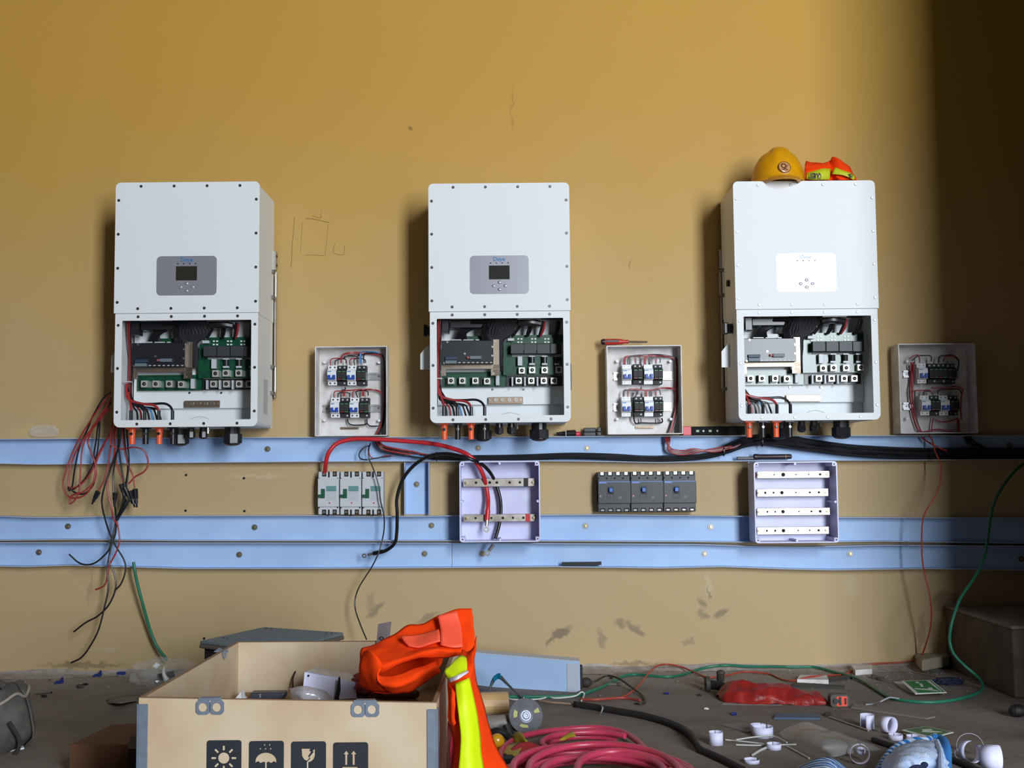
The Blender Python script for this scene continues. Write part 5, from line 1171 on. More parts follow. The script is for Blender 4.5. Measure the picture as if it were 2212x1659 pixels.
# front lip of the loop
cloth('front_lip', [
  [(815, 1448, Y0-.11), (822, 1462, Y0-.12), (842, 1462, Y0-.125), (868, 1453, Y0-.12), (900, 1442, Y0-.10), (940, 1428, Y0-.07)],
  [(813, 1462, Y0-.13), (822, 1478, Y0-.145), (848, 1480, Y0-.15), (878, 1472, Y0-.14), (908, 1456, Y0-.12), (944, 1436, Y0-.08)],
  [(822, 1478, Y0-.12), (832, 1489, Y0-.13), (852, 1490, Y0-.13), (880, 1482, Y0-.12), (912, 1466, Y0-.10), (948, 1444, Y0-.07)],
  [(835, 1484, Y0-.08), (842, 1494, Y0-.08), (860, 1499, Y0-.08), (888, 1494, Y0-.07), (918, 1474, Y0-.06), (950, 1450, Y0-.05)]], hv)
cloth('front_lip', [
  [(786, 1408, Y0-.05), (800, 1405, Y0-.09), (822, 1432, Y0-.11), (818, 1452, Y0-.12)],
  [(778, 1438, Y0-.06), (800, 1440, Y0-.10), (815, 1455, Y0-.13), (814, 1466, Y0-.14)],
  [(776, 1470, Y0-.05), (796, 1470, Y0-.10), (815, 1474, Y0-.13), (826, 1480, Y0-.13)],
  [(784, 1486, Y0-.04), (805, 1490, Y0-.07), (825, 1494, Y0-.09), (842, 1494, Y0-.09)]], hv)
# hanging front half over the crate side
Yh = YC+.10
H_ = [
  [(1000, 1404, Yh+.10), (1010, 1408, Yh+.08), (1022, 1396, Yh+.08), (1029, 1375, Yh+.12)],
  [(985, 1432, Yh+.02), (1002, 1440, Yh+.0), (1018, 1440, Yh+.0), (1025, 1425, Yh+.04)],
  [(970, 1462, Yh-.02), (993, 1468, Yh-.04), (1013, 1470, Yh-.03), (1027, 1465, Yh+.02)],
  [(969, 1500, Yh-.04), (992, 1503, Yh-.07), (1018, 1505, Yh-.05), (1038, 1500, Yh+.01)],
  [(970, 1540, Yh-.06), (995, 1543, Yh-.09), (1025, 1545, Yh-.06), (1050, 1540, Yh+.0)],
  [(978, 1580, Yh-.08), (1002, 1582, Yh-.11), (1035, 1585, Yh-.07), (1064, 1590, Yh-.01)],
  [(984, 1620, Yh-.10), (1010, 1622, Yh-.13), (1046, 1622, Yh-.08), (1078, 1628, Yh-.02)],
  [(980, 1664, Yh-.12), (1012, 1668, Yh-.15), (1056, 1668, Yh-.09), (1100, 1668, Yh-.03)],
  [(978, 1720, Yh-.13), (1016, 1722, Yh-.16), (1066, 1722, Yh-.10), (1122, 1718, Yh-.04)]]
cloth('hanging_front', H_, hv, 6, 5, .003)
cloth('edge_loop', [[(970, 1482, Yh-.01), (975, 1486, Yh-.07), (984, 1496, Yh-.08)], [(967, 1510, Yh-.02), (973, 1515, Yh-.09), (983, 1520, Yh-.10)], [(968, 1545, Yh-.03), (974, 1553, Yh-.09), (982, 1550, Yh-.10)], [(974, 1562, Yh-.05), (978, 1567, Yh-.09), (984, 1562, Yh-.10)]], hv)
dy = -.007
cloth('yellow_stripe', [
  [(984, 1425, Yh+.01+dy), (996, 1416, Yh+.02+dy), (1006, 1420, Yh+.02+dy)],
  [(972, 1440, Yh-.02+dy), (992, 1440, Yh-.02+dy), (1009, 1440, Yh-.01+dy)],
  [(961, 1450, Yh-.04+dy), (985, 1456, Yh-.05+dy), (1008, 1454, Yh-.03+dy)],
  [(968, 1468, Yh-.04+dy), (985, 1463, Yh-.06+dy), (1009, 1453, Yh-.03+dy)]], hy, 5, 4, .002)
cloth('silver_tape', [[(968, 1466, Yh-.045+dy), (988, 1459, Yh-.065+dy), (1010, 1448, Yh-.035+dy)], [(971, 1475, Yh-.045+dy), (990, 1467, Yh-.07+dy), (1012, 1453, Yh-.04+dy)]], mat('silver_tape', (222, 214, 226), .4), 4, 2, .0)
cloth('yellow_stripe', [
  [(983, 1477, Yh-.055+dy), (1000, 1470, Yh-.06+dy), (1014, 1464, Yh-.045+dy)],
  [(987, 1510, Yh-.08+dy), (1005, 1510, Yh-.085+dy), (1023, 1508, Yh-.065+dy)],
  [(991, 1545, Yh-.10+dy), (1010, 1546, Yh-.10+dy), (1030, 1542, Yh-.075+dy)],
  [(995, 1590, Yh-.12+dy), (1016, 1592, Yh-.12+dy), (1036, 1590, Yh-.09+dy)],
  [(993, 1630, Yh-.14+dy), (1016, 1632, Yh-.14+dy), (1040, 1632, Yh-.11+dy)],
  [(991, 1668, Yh-.155+dy), (1018, 1668, Yh-.155+dy), (1046, 1668, Yh-.12+dy)],
  [(990, 1720, Yh-.165+dy), (1020, 1720, Yh-.165+dy), (1052, 1720, Yh-.13+dy)]], hy, 5, 5, .0015)
peach = mat('translucent_coral', (255, 92, 62), .6, bump=.1, bscale=700)
cloth('coral_tape', [
  [(945, 1330, Y0+.0), (965, 1325, Y0+.0), (987, 1319, Y0+.0)], [(950, 1352, Y0-.018), (970, 1346, Y0-.015), (993, 1342, Y0-.012)],
  [(952, 1375, Y0-.05), (975, 1372, Y0-.042), (998, 1368, Y0-.036)], [(952, 1393, Y0-.066), (978, 1398, Y0-.075), (1000, 1397, Y0-.072)]], peach, 4, 4, .0015)
cloth('coral_tape', [
  [(866, 1374, Y0-.015), (900, 1372, Y0-.015), (930, 1365, Y0-.018), (948, 1360, Y0-.028)],
  [(872, 1384, Y0-.03), (895, 1384, Y0-.028), (925, 1376, Y0-.035), (950, 1372, Y0-.045)],
  [(882, 1396, Y0-.045), (905, 1399, Y0-.055), (928, 1392, Y0-.06), (951, 1385, Y0-.06)]], peach, 4, 4, .0015)
crR = F(975, 1640, .1)
p = W(977, 1620, YC+.03); m = MB(); m.grid([[W(968, 1560, YC+.06), W(976, 1565, YC+.05), W(984, 1570, YC+.05)], [W(966, 1600, YC+.03), W(974, 1605, YC+.0), W(984, 1605, YC+.02)], [W(964, 1664, YC+.03), W(974, 1668, YC-.01), W(984, 1668, YC+.02)]], 4, 4, .003, 40)
o = obj('red_wrapper', m, mat('wrapper_red', (150, 36, 48), .35)); solid(o, .002); tag(o, 'strip of glossy red wrapper between the crate side and the vest', 'wrapper')
# ================================================================= FLOOR: LEFT OF THE CRATE
fab = mat('bag_canvas_grey', (96, 90, 84), .85, rgb2=(62, 58, 54), vscale=14, bump=.3)
bag = thing('tool_bag', 'grey fabric tool bag slumped at the left edge of the floor', 'bag', (F(-10, 1620).x, F(-10, 1620).y, 0))
bx, by = F(-34, 1625).x, F(-12, 1625).y
m = MB(); rows = []
for k, (z, sx_, sy_) in enumerate(((.0, .085, .10), (.03, .105, .12), (.08, .10, .12), (.13, .088, .11), (.165, .075, .10), (.175, .062, .085), (.16, .05, .07))):
    rows.append([V((bx+sx_*cos(a*pi/8)*(1+.05*sin(3*a)), by+.06+sy_*sin(a*pi/8), z+.008*sin(a*1.3))) for a in range(17)])
m.grid(rows, 3, 4, wob=.010, wsc=18); o = obj('bag_body', m, fab, bag); solid(o, .004)
m = MB(); m.ball((bx, by+.06, .12), (.07, .09, .03), 16); obj('bag_inside', m, mat('bag_navy', (34, 40, 58), .8), bag)
m = MB(); m.tube([V((bx+.0885*cos(a*pi/8), by+.06+.112*sin(a*pi/8), .145+.02*sin(a*.9))) for a in range(16)], .0045, 7, 4, closed=True); obj('bag_piping', m, mat('piping_pale', (150, 140, 128), .7), bag)
m = MB(); m.tube([W(20, 1560, by-.04), W(42, 1600, by-.03), W(34, 1628, by-.03), W(14, 1640, by-.03)], .006, 7, 5); obj('bag_strap', m, mat('strap_dark', (44, 38, 36), .8), bag)
A, B, C, D_ = F(-20, 1631), F(52, 1618), F(44, 1603), F(-20, 1606)
m = MB(); m.prism([A, B, C, D_], (0, 0, .004)); tag(obj('paper_sheet', m, mat('paper_white', (232, 234, 240), .6)), 'white sheet sticking out under the grey tool bag', 'paper')
cz = .12
A, B, C = F(188, 1652, .03), F(297, 1592, .05), F(297, 1664, .02)
p = F(262, 1655)
m = MB(); m.prism([F(150, 1680, .0), F(300, 1680, .0), F(300, 1628, .0), F(240, 1632, .0)], (0, 0, .085)); o = obj('cardboard_box', m, mat('carton_brown', (100, 66, 42), .85, var=.08, vscale=8)); tag(o, 'brown cardboard box tucked against the left side of the crate', 'box')
m = MB(); m.prism([F(276, 1664, .086), F(301, 1664, .086), F(301, 1630, .086), F(280, 1636, .086)], (0, 0, .05)); tag(obj('dark_block', m, mat('dark_block_brown', (48, 34, 34), .8)), 'dark block on the cardboard box beside the crate', 'block')
nb = mat('blue_clip', (34, 50, 120), .45)
def bit(name, u, v, r, mt, label, cat, sq=.7, seed=0):
    p = F(u, v); m = MB(); t = bmesh.new(); bmesh.ops.create_icosphere(t, subdivisions=2, radius=1)
    for q in t.verts: q.co *= 1+.5*noise.noise(q.co*1.6+V((u, v, seed)))
    m.add(t, Matrix.Translation((p.x, p.y, r*sq*.8)) @ Matrix.Diagonal((r, r*.8, r*sq, 1))); o = obj(name, m, mt); tag(o, label, cat); return o
for u, v, lb in ((213, 1461, 'blue plastic clip near the wall, beside the clear bag'), (130, 1476, 'small blue clip alone on the left floor')):
    m = MB(); p = F(u, v); m.box(p.x-.014, p.x+.010, p.y-.012, p.y+.012, .0005, .010, .002, 1); m.cyl((p.x+.004, p.y, .008), (p.x+.010, p.y-.004, .022), .007, 8, .004); m.box(p.x-.018, p.x-.006, p.y-.016, p.y+.0, .0005, .006, .001, 1); tag(obj('blue_clip', m, nb), lb, 'clip')
m = MB(); p = F(263, 1459); m.box(p.x-.018, p.x+.014, p.y-.008, p.y+.010, .0005, .014, .003, 1); tag(obj('blue_clip', m, nb), 'flat blue clip half under the clear bag', 'clip')
bit('rubble_bit', 173, 1486, .014, mat('rubble_dark', (70, 64, 58), .9), 'brown lump of rubble on the left floor', 'rubble', .6)
bit('rubble_bit', 184, 1480, .011, blackm, 'small black fragment behind the brown lump of rubble', 'rubble', .4)
bit('rubble_bit', 95, 1506, .010, blackm, 'black chip just below the nail on the left floor', 'rubble', .5)
a, b_ = F(76, 1500, .003), F(111, 1496, .003)
tag(obj('nail', MB().cyl(a, b_, .0018, 8).cyl(b_, b_+V((.002, 0, 0)), .0045, 10), mat('nail_dark', (60, 54, 52), .4, metal=.5)), 'dark nail lying on the left floor', 'nail')
p = F(330, 1490); o = crumple('clear_bag', 'crumpled clear plastic bag on the floor between wall and crate', 'plastic bag', (p.x, p.y+.12, 0), (.115, .10, .055), clear, .3, 2.2)
A = F(334, 1470); m = MB(); m.cyl((A.x+.01, A.y, .01), (A.x+.07, A.y+.02, .02), .014, 10); tag(obj('dark_fitting', m, blackm), 'black fitting seen through the clear bag', 'fitting')
q = W(337, 1437, p.y+.04); m = MB(); m.prism([q+V((-.012, 0, -.004)), q+V((.002, 0, -.012)), q+V((.016, 0, .002)), q+V((0, 0, .010))], (0, .001, 0)); tag(obj('paper_label', m, mat('paper_white', (232, 234, 240), .6)), 'small white printed label stuck on the clear bag', 'label')
q = W(354, 1465, p.y-.02); m = MB(); m.tube([q+V((0, 0, .04)), q+V((-.002, 0, .02)), q+V((.006, 0, 0)), q+V((.012, 0, -.008))], lambda t: .004+.007*t, 8, 4); tag(obj('white_tie', m, whitewire), 'knotted white end of the clear bag', 'bag tie')
m = MB(); m.grid([[F(230, 1512, .002), F(262, 1505, .016), F(300, 1500, .006)], [F(233, 1520, .002), F(262, 1518, .020), F(296, 1514, .006)]], 5, 4, .003, 30); o = obj('kraft_paper', m, mat('dusty_kraft', (122, 112, 100), .85)); solid(o, .001); tag(o, 'dusty curl of brown paper left of the crate', 'paper')
# ================================================================= FLOOR: RIGHT OF THE CRATE
# pale blue offcut of trunking
tr = thing('trunking_offcut', 'pale blue steel offcut lying on edge behind the orange vest', 'steel offcut', F(1180, 1503))
ya = F(1250, 1496).y; yb2 = ya+.18
TL, TR, BL_ = W(1000, 1409, yb2-.02), W(1252, 1430, ya), W(1000, 1476, yb2-.02)
nrm = (TR-TL).cross(BL_-TL).normalized()
if nrm.y > 0: nrm = -nrm
def onpl(u, v, off=0.):
    d = ray(u, v); return CAM + d*((TL+nrm*off-CAM).dot(nrm)/d.dot(nrm))
m = MB(); m.prism([TL, TR, onpl(1253, 1492), onpl(1226, 1502), onpl(1180, 1499), BL_], -nrm*.003); obj('front_web', m, chan, tr)
m = MB(); m.prism([TL, TR, TR+V((.0, .06, .002)), TL+V((0, .06, .002))], (0, 0, .003)); obj('top_flange', m, chanedge, tr)
m = MB(); m.prism([onpl(1225, 1433), onpl(1251, 1434), onpl(1252, 1491), onpl(1226, 1500)], nrm*.002); obj('end_fold', m, chanedge, tr)
m = MB(); m.box(TR.x+.0, TR.x+.010, ya+.002, ya+.02, .012, TR.z-.012, .002, 1); obj('end_strip', m, blackm, tr)
# angle grinder
gy = F(1130, 1583).y
gr_ = thing('angle_grinder', 'angle grinder with a worn grey cutting disc behind the vest', 'angle grinder', F(1130, 1583))
c = W(1136, 1546, gy+.03); rd = 37/2500*(gy+.03-CAM.y)
n1 = V((.18, -.93, .32)).normalized()
q_ = n1.to_track_quat('Z', 'Y').to_matrix()
def gl(prof, c_, n_=36):
    m = MB(); m.lathe(c_, prof, n_, mtx=q_); return m
obj('cutting_disc', gl([(rd*.98, -.0015), (rd, 0), (rd*.98, .0015)], c), mat('disc_grey', (92, 92, 98), .7, rgb2=(76, 76, 80), vscale=40), gr_)
for a in (0, 2, 3):
    a0 = R((10, 0, 150, 232)[a]+.0); o_ = [q_ @ V((cos(t)*r_, sin(t)*r_, .0017))+c for r_, ts in ((rd*(.84-.05*a), (a0, a0+.3, a0+.35+.15*a)), (rd*.52, (a0+.3+.15*a, a0+.25, a0+.05))) for t in ts]
    obj('disc_label', MB().prism(o_, n1*.0004), mat('label_lime', (176, 176, 110), .7), gr_)
obj('flange_nut', gl([(rd*.40, .0015), (rd*.41, .004), (rd*.33, .005), (rd*.30, .0035), (rd*.22, .0035), (rd*.18, .007), (rd*.10, .007), (rd*.08, .004), (rd*.02, .004)], c), mat('nut_chrome', (120, 124, 134), .42, metal=.6), gr_)
m = MB(); m.lathe(c, [(rd*.5, -.02), (rd*.5, -.045), (rd*.35, -.06), (rd*.1, -.062)], 20, mtx=q_); m.tube([c-n1*.045, c-n1*.04+V((-.04, .0, -.012)), c-n1*.03+V((-.09, 0, -.02)), c-n1*.03+V((-.16, .01, -.02))], lambda t: .024+.004*t, 12, 5)
obj('grinder_body', m, mat('grinder_grey', (128, 120, 112), .5), gr_)
m = MB(); m.cyl(c+V((-.06, -.035, -.018)), c+V((-.045, -.045, -.05)), .012, 10); obj('side_handle', m, blackm, gr_)
m = MB(); m.lathe(c, [(rd*.72, -.004), (rd*.78, -.006), (rd*.78, -.02), (rd*.3, -.022)], 24, mtx=q_); obj('disc_guard', m, mat('guard_dusty', (150, 146, 152), .4, metal=.4), gr_)
p = F(1060, 1560); m = MB(); m.cyl((p.x-.05, p.y+.05, .045), (p.x+.055, p.y+.06, .045), .038, 24); tag(obj('tape_roll', m, mat('roll_tan', (196, 160, 112), .4)), 'clear tan roll lying behind the vest beside the grinder', 'tape roll')
# foil strip
m = MB(); Yf = F(1060, 1505).y; m.grid([[W(1053, 1507, Yf), W(1057, 1485, Yf), W(1063, 1466, Yf), W(1072, 1457, Yf), W(1083, 1459, Yf-.01), W(1100, 1478, Yf-.03), W(1118, 1496, Yf-.05), W(1135, 1508, Yf-.06)], [W(1056, 1507, Yf), W(1061, 1487, Yf), W(1069, 1472, Yf), W(1075, 1466, Yf), W(1080, 1467, Yf-.01), W(1098, 1483, Yf-.03), W(1116, 1500, Yf-.05), W(1132, 1512, Yf-.06)]], 4, 2, .001, 60)
fo = obj('foil_strip', m, mat('foil_silver', (170, 176, 184), .2, metal=.9)); solid(fo, .0006); tag(fo, 'arched strip of silver foil with a bright blue bend behind the grinder', 'foil strip')
m = MB(); m.grid([[W(1064, 1465, Yf-.003), W(1074, 1455, Yf-.004), W(1082, 1455, Yf-.012)], [W(1066, 1474, Yf-.003), W(1075, 1467, Yf-.004), W(1082, 1468, Yf-.012)]], 4, 3); fb = obj('blue_bend', m, mat('foil_blue', (20, 130, 170), .25, metal=.4), fo, world=False)
fb.data.transform(Matrix.Translation(-V(fo.location))); solid(fb, .0008)
# yellow and red straps
ym = mat('strap_yellow', (176, 156, 42), .5); 
p = F(1074, 1632); m = MB(); m.ball((p.x, p.y+.02, .034), (.021, .021, .022), 20); m.cyl((p.x, p.y+.02, .0), (p.x, p.y+.02, .02), .014, 14); tag(obj('amber_ball', m, mat('knob_amber', (186, 138, 24), .15)), 'glossy amber yellow ball at the edge of the vest', 'ball')
def strap(name, rows, mt, label, th=.003, cat='strap'):
    m = MB(); m.grid([[F(*q) for q in r_] for r_ in rows], 5, 4); o = obj(name, m, mt); solid(o, th); tag(o, label, cat); return o
strap('yellow_strap', [[(1105, 1590, .03), (1122, 1580, .05), (1137, 1600, .04), (1141, 1601, .03)], [(1108, 1598, .02), (1112, 1605, .02), (1125, 1607, .02), (1134, 1606, .02)]], mat('strap_olive', (150, 140, 30), .5), 'olive yellow tape folded up below the grinder')
strap('yellow_strap', [[(1088, 1610, .02), (1110, 1605, .025), (1135, 1602, .03)], [(1084, 1626, .014), (1102, 1632, .014), (1116, 1634, .014)]], mat('strap_mustard', (168, 150, 70), .6), 'mustard strap lying beside the amber knob')
strap('red_strap', [[(1104, 1618, .02), (1120, 1606, .03), (1142, 1603, .035), (1168, 1612, .03)], [(1108, 1628, .015), (1124, 1620, .02), (1142, 1617, .022), (1160, 1622, .02)], [(1113, 1634, .01), (1128, 1628, .014), (1140, 1626, .016), (1150, 1630, .016)]], mat('strap_red', (168, 44, 52), .6), 'flat red strap curving out beside the mustard strap')
strap('yellow_strap', [[(1205, 1600, .05), (1225, 1586, .065), (1238, 1580, .07)], [(1218, 1600, .05), (1232, 1592, .062), (1243, 1590, .066)]], ym, 'small yellow tag poking out of the red hose coil')
p = F(1070, 1650); m = MB(); m.box(p.x-.06, p.x+.05, p.y-.02, p.y+.03, .0, .018, .004, 1); tag(obj('dark_bar', m, blackm), 'dark bar under the mustard strap', 'bar')
m = MB(); q = F(1082, 1590, .03); m.tube([q+V((-.04, .02, .0)), q+V((-.01, .01, .012)), q+V((.02, 0, .0)), q+V((.03, -.02, -.02))], .011, 10, 5); tag(obj('black_grip', m, rubber), 'black curved grip between the grinder and the amber knob', 'grip')
# red hose coil
hose = mat('hose_red', (196, 62, 92), .35, rgb2=(186, 56, 84), vscale=6)
hc = thing('hose_coil', 'coil of thick pinkish red hose at the bottom of the floor', 'hose', F(1290, 1690))
cx_, cy_ = F(1292, 1715).x, F(1292, 1715).y
pts = []; N_ = 9
for i in range(N_*16):
    a = 2*pi*i/16; lap = i/16; 
    rad = .262-.013*lap+.008*sin(lap*5)+.012*sin(a*2+lap); z = .012+.0085*(lap % 5)+.006*sin(a+lap*1.7)
    pts.append(V((cx_+rad*.96*cos(a)+.012*sin(lap*3.1), cy_+rad*1.12*sin(a)+.012*cos(lap*2.3), z+.012)))
obj('coiled_hose', MB().tube(pts, .0098, 10, 2), hose, hc)
tail = [F(1080, 1650, .02), F(1085, 1618, .02), F(1118, 1594, .02), F(1160, 1583, .02), F(1205, 1577, .02), F(1250, 1573, .02), F(1300, 1573, .02), F(1345, 1582, .02), F(1375, 1600, .02), F(1400, 1625, .02)]
obj('outer_loop', MB().tube(tail, .0085, 10, 6), hose, hc)
t2 = [F(1350, 1590, .03), F(1300, 1582, .03), F(1240, 1583, .03), F(1195, 1590, .03), F(1172, 1602, .025), F(1178, 1614, .02), F(1200, 1622, .02)]
obj('outer_loop', MB().tube(t2, .0085, 10, 6), hose, hc)
t3 = [F(1330, 1598, .012), F(1290, 1592, .012), F(1240, 1592, .012), F(1205, 1598, .012), F(1188, 1606, .012), F(1195, 1620, .012)]
obj('outer_loop', MB().tube(t3, .0085, 10, 6), hose, hc)
t4 = [F(1480, 1676, .05), F(1430, 1645, .055), F(1370, 1628, .06), F(1320, 1624, .062), F(1275, 1632, .06), F(1250, 1650, .055), F(1246, 1680, .05)]
obj('outer_loop', MB().tube(t4, .0098, 10, 6), hose, hc)
# black flat belt standing on edge
beltm = mat('belt_black', (40, 36, 34), .5)
m = MB(); bp_ = [(1240, 1528), (1280, 1534), (1330, 1543), (1380, 1552), (1420, 1562), (1455, 1575), (1480, 1590), (1497, 1608), (1508, 1626), (1516, 1630), (1540, 1641), (1570, 1655), (1610, 1676)]
hs = [.020, .021, .021, .022, .022, .024, .028, .034, .030, .022, .022, .022, .022]
rows = [[F(u, v) for u, v in bp_], [F(u, v)+V((0, .004, h)) for (u, v), h in zip(bp_, hs)]]
m.grid(rows, 6, 2); o = obj('flat_belt', m, beltm); solid(o, .004); tag(o, 'wide black flat cable standing on edge and curving across the floor', 'flat cable')
# floor leads behind the belt
mixc('floor_wire', 'white wire lying along the green cable behind the crate', 'wire', [(1180, 1503, f, .004), (1200, 1508, f, .004), (1240, 1504, f, .006), (1256, 1495, f, .02), (1262, 1500, f, .01), (1256, 1514, f, .004)], .0028, whitewire)
mixc('floor_wire', 'white wire curling below the pale blue offcut', 'wire', [(1085, 1506, f, .004), (1110, 1511, f, .004), (1140, 1511, f, .004), (1165, 1510, f, .004), (1185, 1505, f, .004)], .0026, whitewire)
mixc('floor_wire', 'brown wire with a bare end in front of the offcut', 'wire', [(1165, 1513, f, .006), (1190, 1517, f, .006), (1215, 1519, f, .006), (1245, 1522, f, .006), (1262, 1524, f, .006)], .0036, mat('wire_tan', (150, 126, 104), .6))
mixc('floor_wire', 'black wire looping on the floor right of the offcut', 'wire', [(1262, 1478, f, .01), (1285, 1472, f, .02), (1310, 1460, f, .03), (1335, 1465, f, .03), (1365, 1485, f, .014), (1388, 1503, f, .006), (1394, 1516, f, .005), (1385, 1521, f, .005), (1372, 1519, f, .005)], .0034, mat('wire_dark_brown', (50, 40, 34), .5))
mixc('floor_wire', 'thick worn red cable lying left of the black belt', 'wire', [(1255, 1511, f, .006), (1290, 1511, f, .008), (1330, 1508, f, .006), (1355, 1508, f, .005), (1382, 1513, f, .005)], .0046, mat('worn_red_dark', (150, 62, 50), .5))
p = F(1266, 1485); m = MB(); m.ball((p.x, p.y, .018), (.022, .018, .018), 14); m.cyl((p.x-.01, p.y, .018), (p.x-.03, p.y, .016), .012, 12); tag(obj('black_socket', m, mat('socket_dusty', (50, 44, 40), .7)), 'dusty black socket lying at the end of the pale blue offcut', 'socket')
A, B = F(1305, 1481), F(1342, 1483); m = MB(); m.box(A.x, B.x, A.y-.004, A.y+.010, .0005, .010, .002, 1); tag(obj('grey_stub', m, mat('stub_grey', (90, 88, 84), .6)), 'short grey stub on the floor behind the black wire loop', 'stub')
m = MB(); m.grid([[F(1289, 1518, .02), F(1300, 1526, .02), F(1298, 1540, .006)], [F(1291, 1519, .022), F(1304, 1528, .016), F(1296, 1545, .002)]], 4, 2); o = obj('film_strip', m, film); solid(o, .0008); tag(o, 'twisted scrap of clear film on the black belt end', 'plastic scrap')
# red bag, black tool, tape measure
redbag = mat('red_film', (160, 40, 34), .42, rgb2=(128, 28, 28), vscale=24, bump=.9, bscale=46, spec=.35)
m = MB(); p = F(1660, 1522)
rows = []
for u, w0, h, dv in ((1552, .028, .008, 1512), (1572, .055, .045, 1518), (1610, .075, .060, 1522), (1660, .075, .060, 1523), (1710, .065, .045, 1523), (1750, .055, .034, 1524), (1778, .05, .028, 1524), (1790, .03, .008, 1524)):
    b0 = F(u, dv); rows.append([b0+V((0, w0*2*(1-cos(a))/2, h*max(.0, sin(a))*(1+.15*sin(u*.7+a*3))+.002)) for a in (0, .35, .8, 1.3, 1.8, 2.4, pi)])
m.grid(rows, 10, 8, .009, 26); o = obj('red_bag', m, redbag); solid(o, .0012); tag(o, 'long red plastic bag lying on the floor to the right', 'plastic bag')
r = thing('black_tool', 'black power tool head poking out behind the red plastic bag', 'tool', F(1560, 1484))
p0 = F(1530, 1478, .025); p1 = F(1605, 1490, .025)
obj('tool_barrel', MB().cyl(p0, p1, .017, 16, .013), mat('tool_black', (38, 36, 34), .55), r)
obj('tool_flange', MB().cyl(p0+V((-.01, 0, 0)), p0+V((.004, 0, 0)), .028, 18), mat('tool_dusty', (66, 60, 54), .7), r)
obj('tool_knob', MB().cyl(p0+V((.045, .01, .012)), p0+V((.045, .0, .038)), .014, 14).ball(p0+V((.045, 0, .04)), (.016, .016, .010), 14), mat('tool_dusty', (66, 60, 54), .7), r)
r = thing('tape_measure', 'small orange and black tape measure at the end of the red bag', 'tape measure', F(1812, 1526))
p = F(1812, 1526)
m = MB(); m.prism(rr(p.x-.031, .001, p.x+.031, .042, .010, p.y-.016), (0, .034, 0)); obj('case', m, mat('tape_charcoal', (58, 52, 50), .5), r)
m = MB(); m.prism(rr(p.x-.012, .004, p.x+.024, .036, .004, p.y-.0175), (0, .002, 0)); obj('orange_face', m, mat('tape_orange', (222, 66, 30), .45), r)
m = MB(); m.cyl((p.x-.014, p.y-.018, .021), (p.x-.014, p.y-.021, .021), .009, 16); m.box(p.x-.004, p.x+.004, p.y-.0195, p.y-.017, .008, .034, .001, 1); m.box(p.x+.0145, p.x+.021, p.y-.0195, p.y-.017, .010, .030, .001, 1); obj('clip_and_button', m, blackp, r)
# white boxes, bars
def flatbox(name, c4, h, mt, label, cat, z=.0005):
    m = MB(); m.prism([F(u, v, z) for u, v in c4], (0, 0, h)); o = obj(name, m, mt); tag(o, label, cat); return o
r = flatbox('white_trunking', [(1722, 1477), (1790, 1478), (1786, 1467), (1728, 1467)], .016, dingy, 'white plastic trunking scrap lying before the red wire', 'plastic trunking')
r = flatbox('white_trunking', [(1848, 1459), (1884, 1456), (1884, 1446), (1838, 1447)], .020, dingy, 'short white plastic trunking scrap near the corner', 'plastic trunking')
flatbox('black_bar', [(1712, 1484), (1824, 1489), (1824, 1484), (1716, 1478)], .007, mat('bar_dark', (52, 50, 48), .6), 'flat dark bar in front of the white trunking scrap', 'bar')
flatbox('black_bar', [(1790, 1474), (1842, 1466), (1840, 1462), (1790, 1469)], .010, MATS['bar_dark'], 'dark bar pointing right from the white trunking scrap', 'bar')
flatbox('blue_strip', [(1672, 1554), (1771, 1555), (1770, 1547), (1676, 1545)], .006, mat('strip_blue', (58, 84, 112), .5), 'flat slate blue strip on the floor below the red bag', 'strip')
flatbox('grey_card', [(1612, 1583), (1655, 1574), (1598, 1562), (1556, 1566)], .002, mat('card_grey', (128, 122, 120), .7), 'grey card lying flat behind the paper rings', 'card')
flatbox('floor_scrap', [(1510, 1464), (1560, 1462), (1550, 1452), (1520, 1452)], .001, mat('plaster_scrap', (164, 156, 152), .8), 'thin flake of plaster behind the black tool', 'plaster flake')
flatbox('floor_scrap', [(1560, 1522), (1690, 1524), (1688, 1521), (1562, 1518)], .001, mat('scrap_pale', (150, 142, 140), .7), 'pale strip along the near edge of the red bag', 'plastic strip')
flatbox('trim_strip', [(1838, 1530), (2002, 1554), (2020, 1550), (1846, 1522)], .004, mat('strip_dull', (124, 118, 112), .6), 'long dull grey strip lying in front of the green cable', 'strip')
m = MB(); m.grid([[F(1868, 1520, .002), F(1890, 1518, .006), F(1902, 1513, .03), F(1922, 1505, .03), F(1945, 1508, .008)], [F(1870, 1523, .002), F(1889, 1521, .004), F(1903, 1516, .028), F(1923, 1508, .028), F(1944, 1511, .006)]], 6, 2); o = obj('white_strip', m, greyl); solid(o, .001); tag(o, 'thin curled white strip near the tape measure', 'strip')
# brick / foam block in the corner
r = thing('foam_block', 'dusty cream block lying in the corner by the plinth', 'block', F(2012, 1456))
a0, a1, a2, a3 = F(1992, 1452, .01), F(2052, 1440, .012), F(2040, 1425, .012), F(1976, 1436, .01)
m = MB(); m.prism([a0, a1, a2, a3], (0, 0, .045)); o = obj('block_body', m, mat('foam_cream', (176, 162, 142), .8, rgb2=(152, 146, 124), vscale=22, bump=.4)); o.location -= V(r.location); o.parent = r
bv = o.modifiers.new('b', 'BEVEL'); bv.width = .008; bv.segments = 3
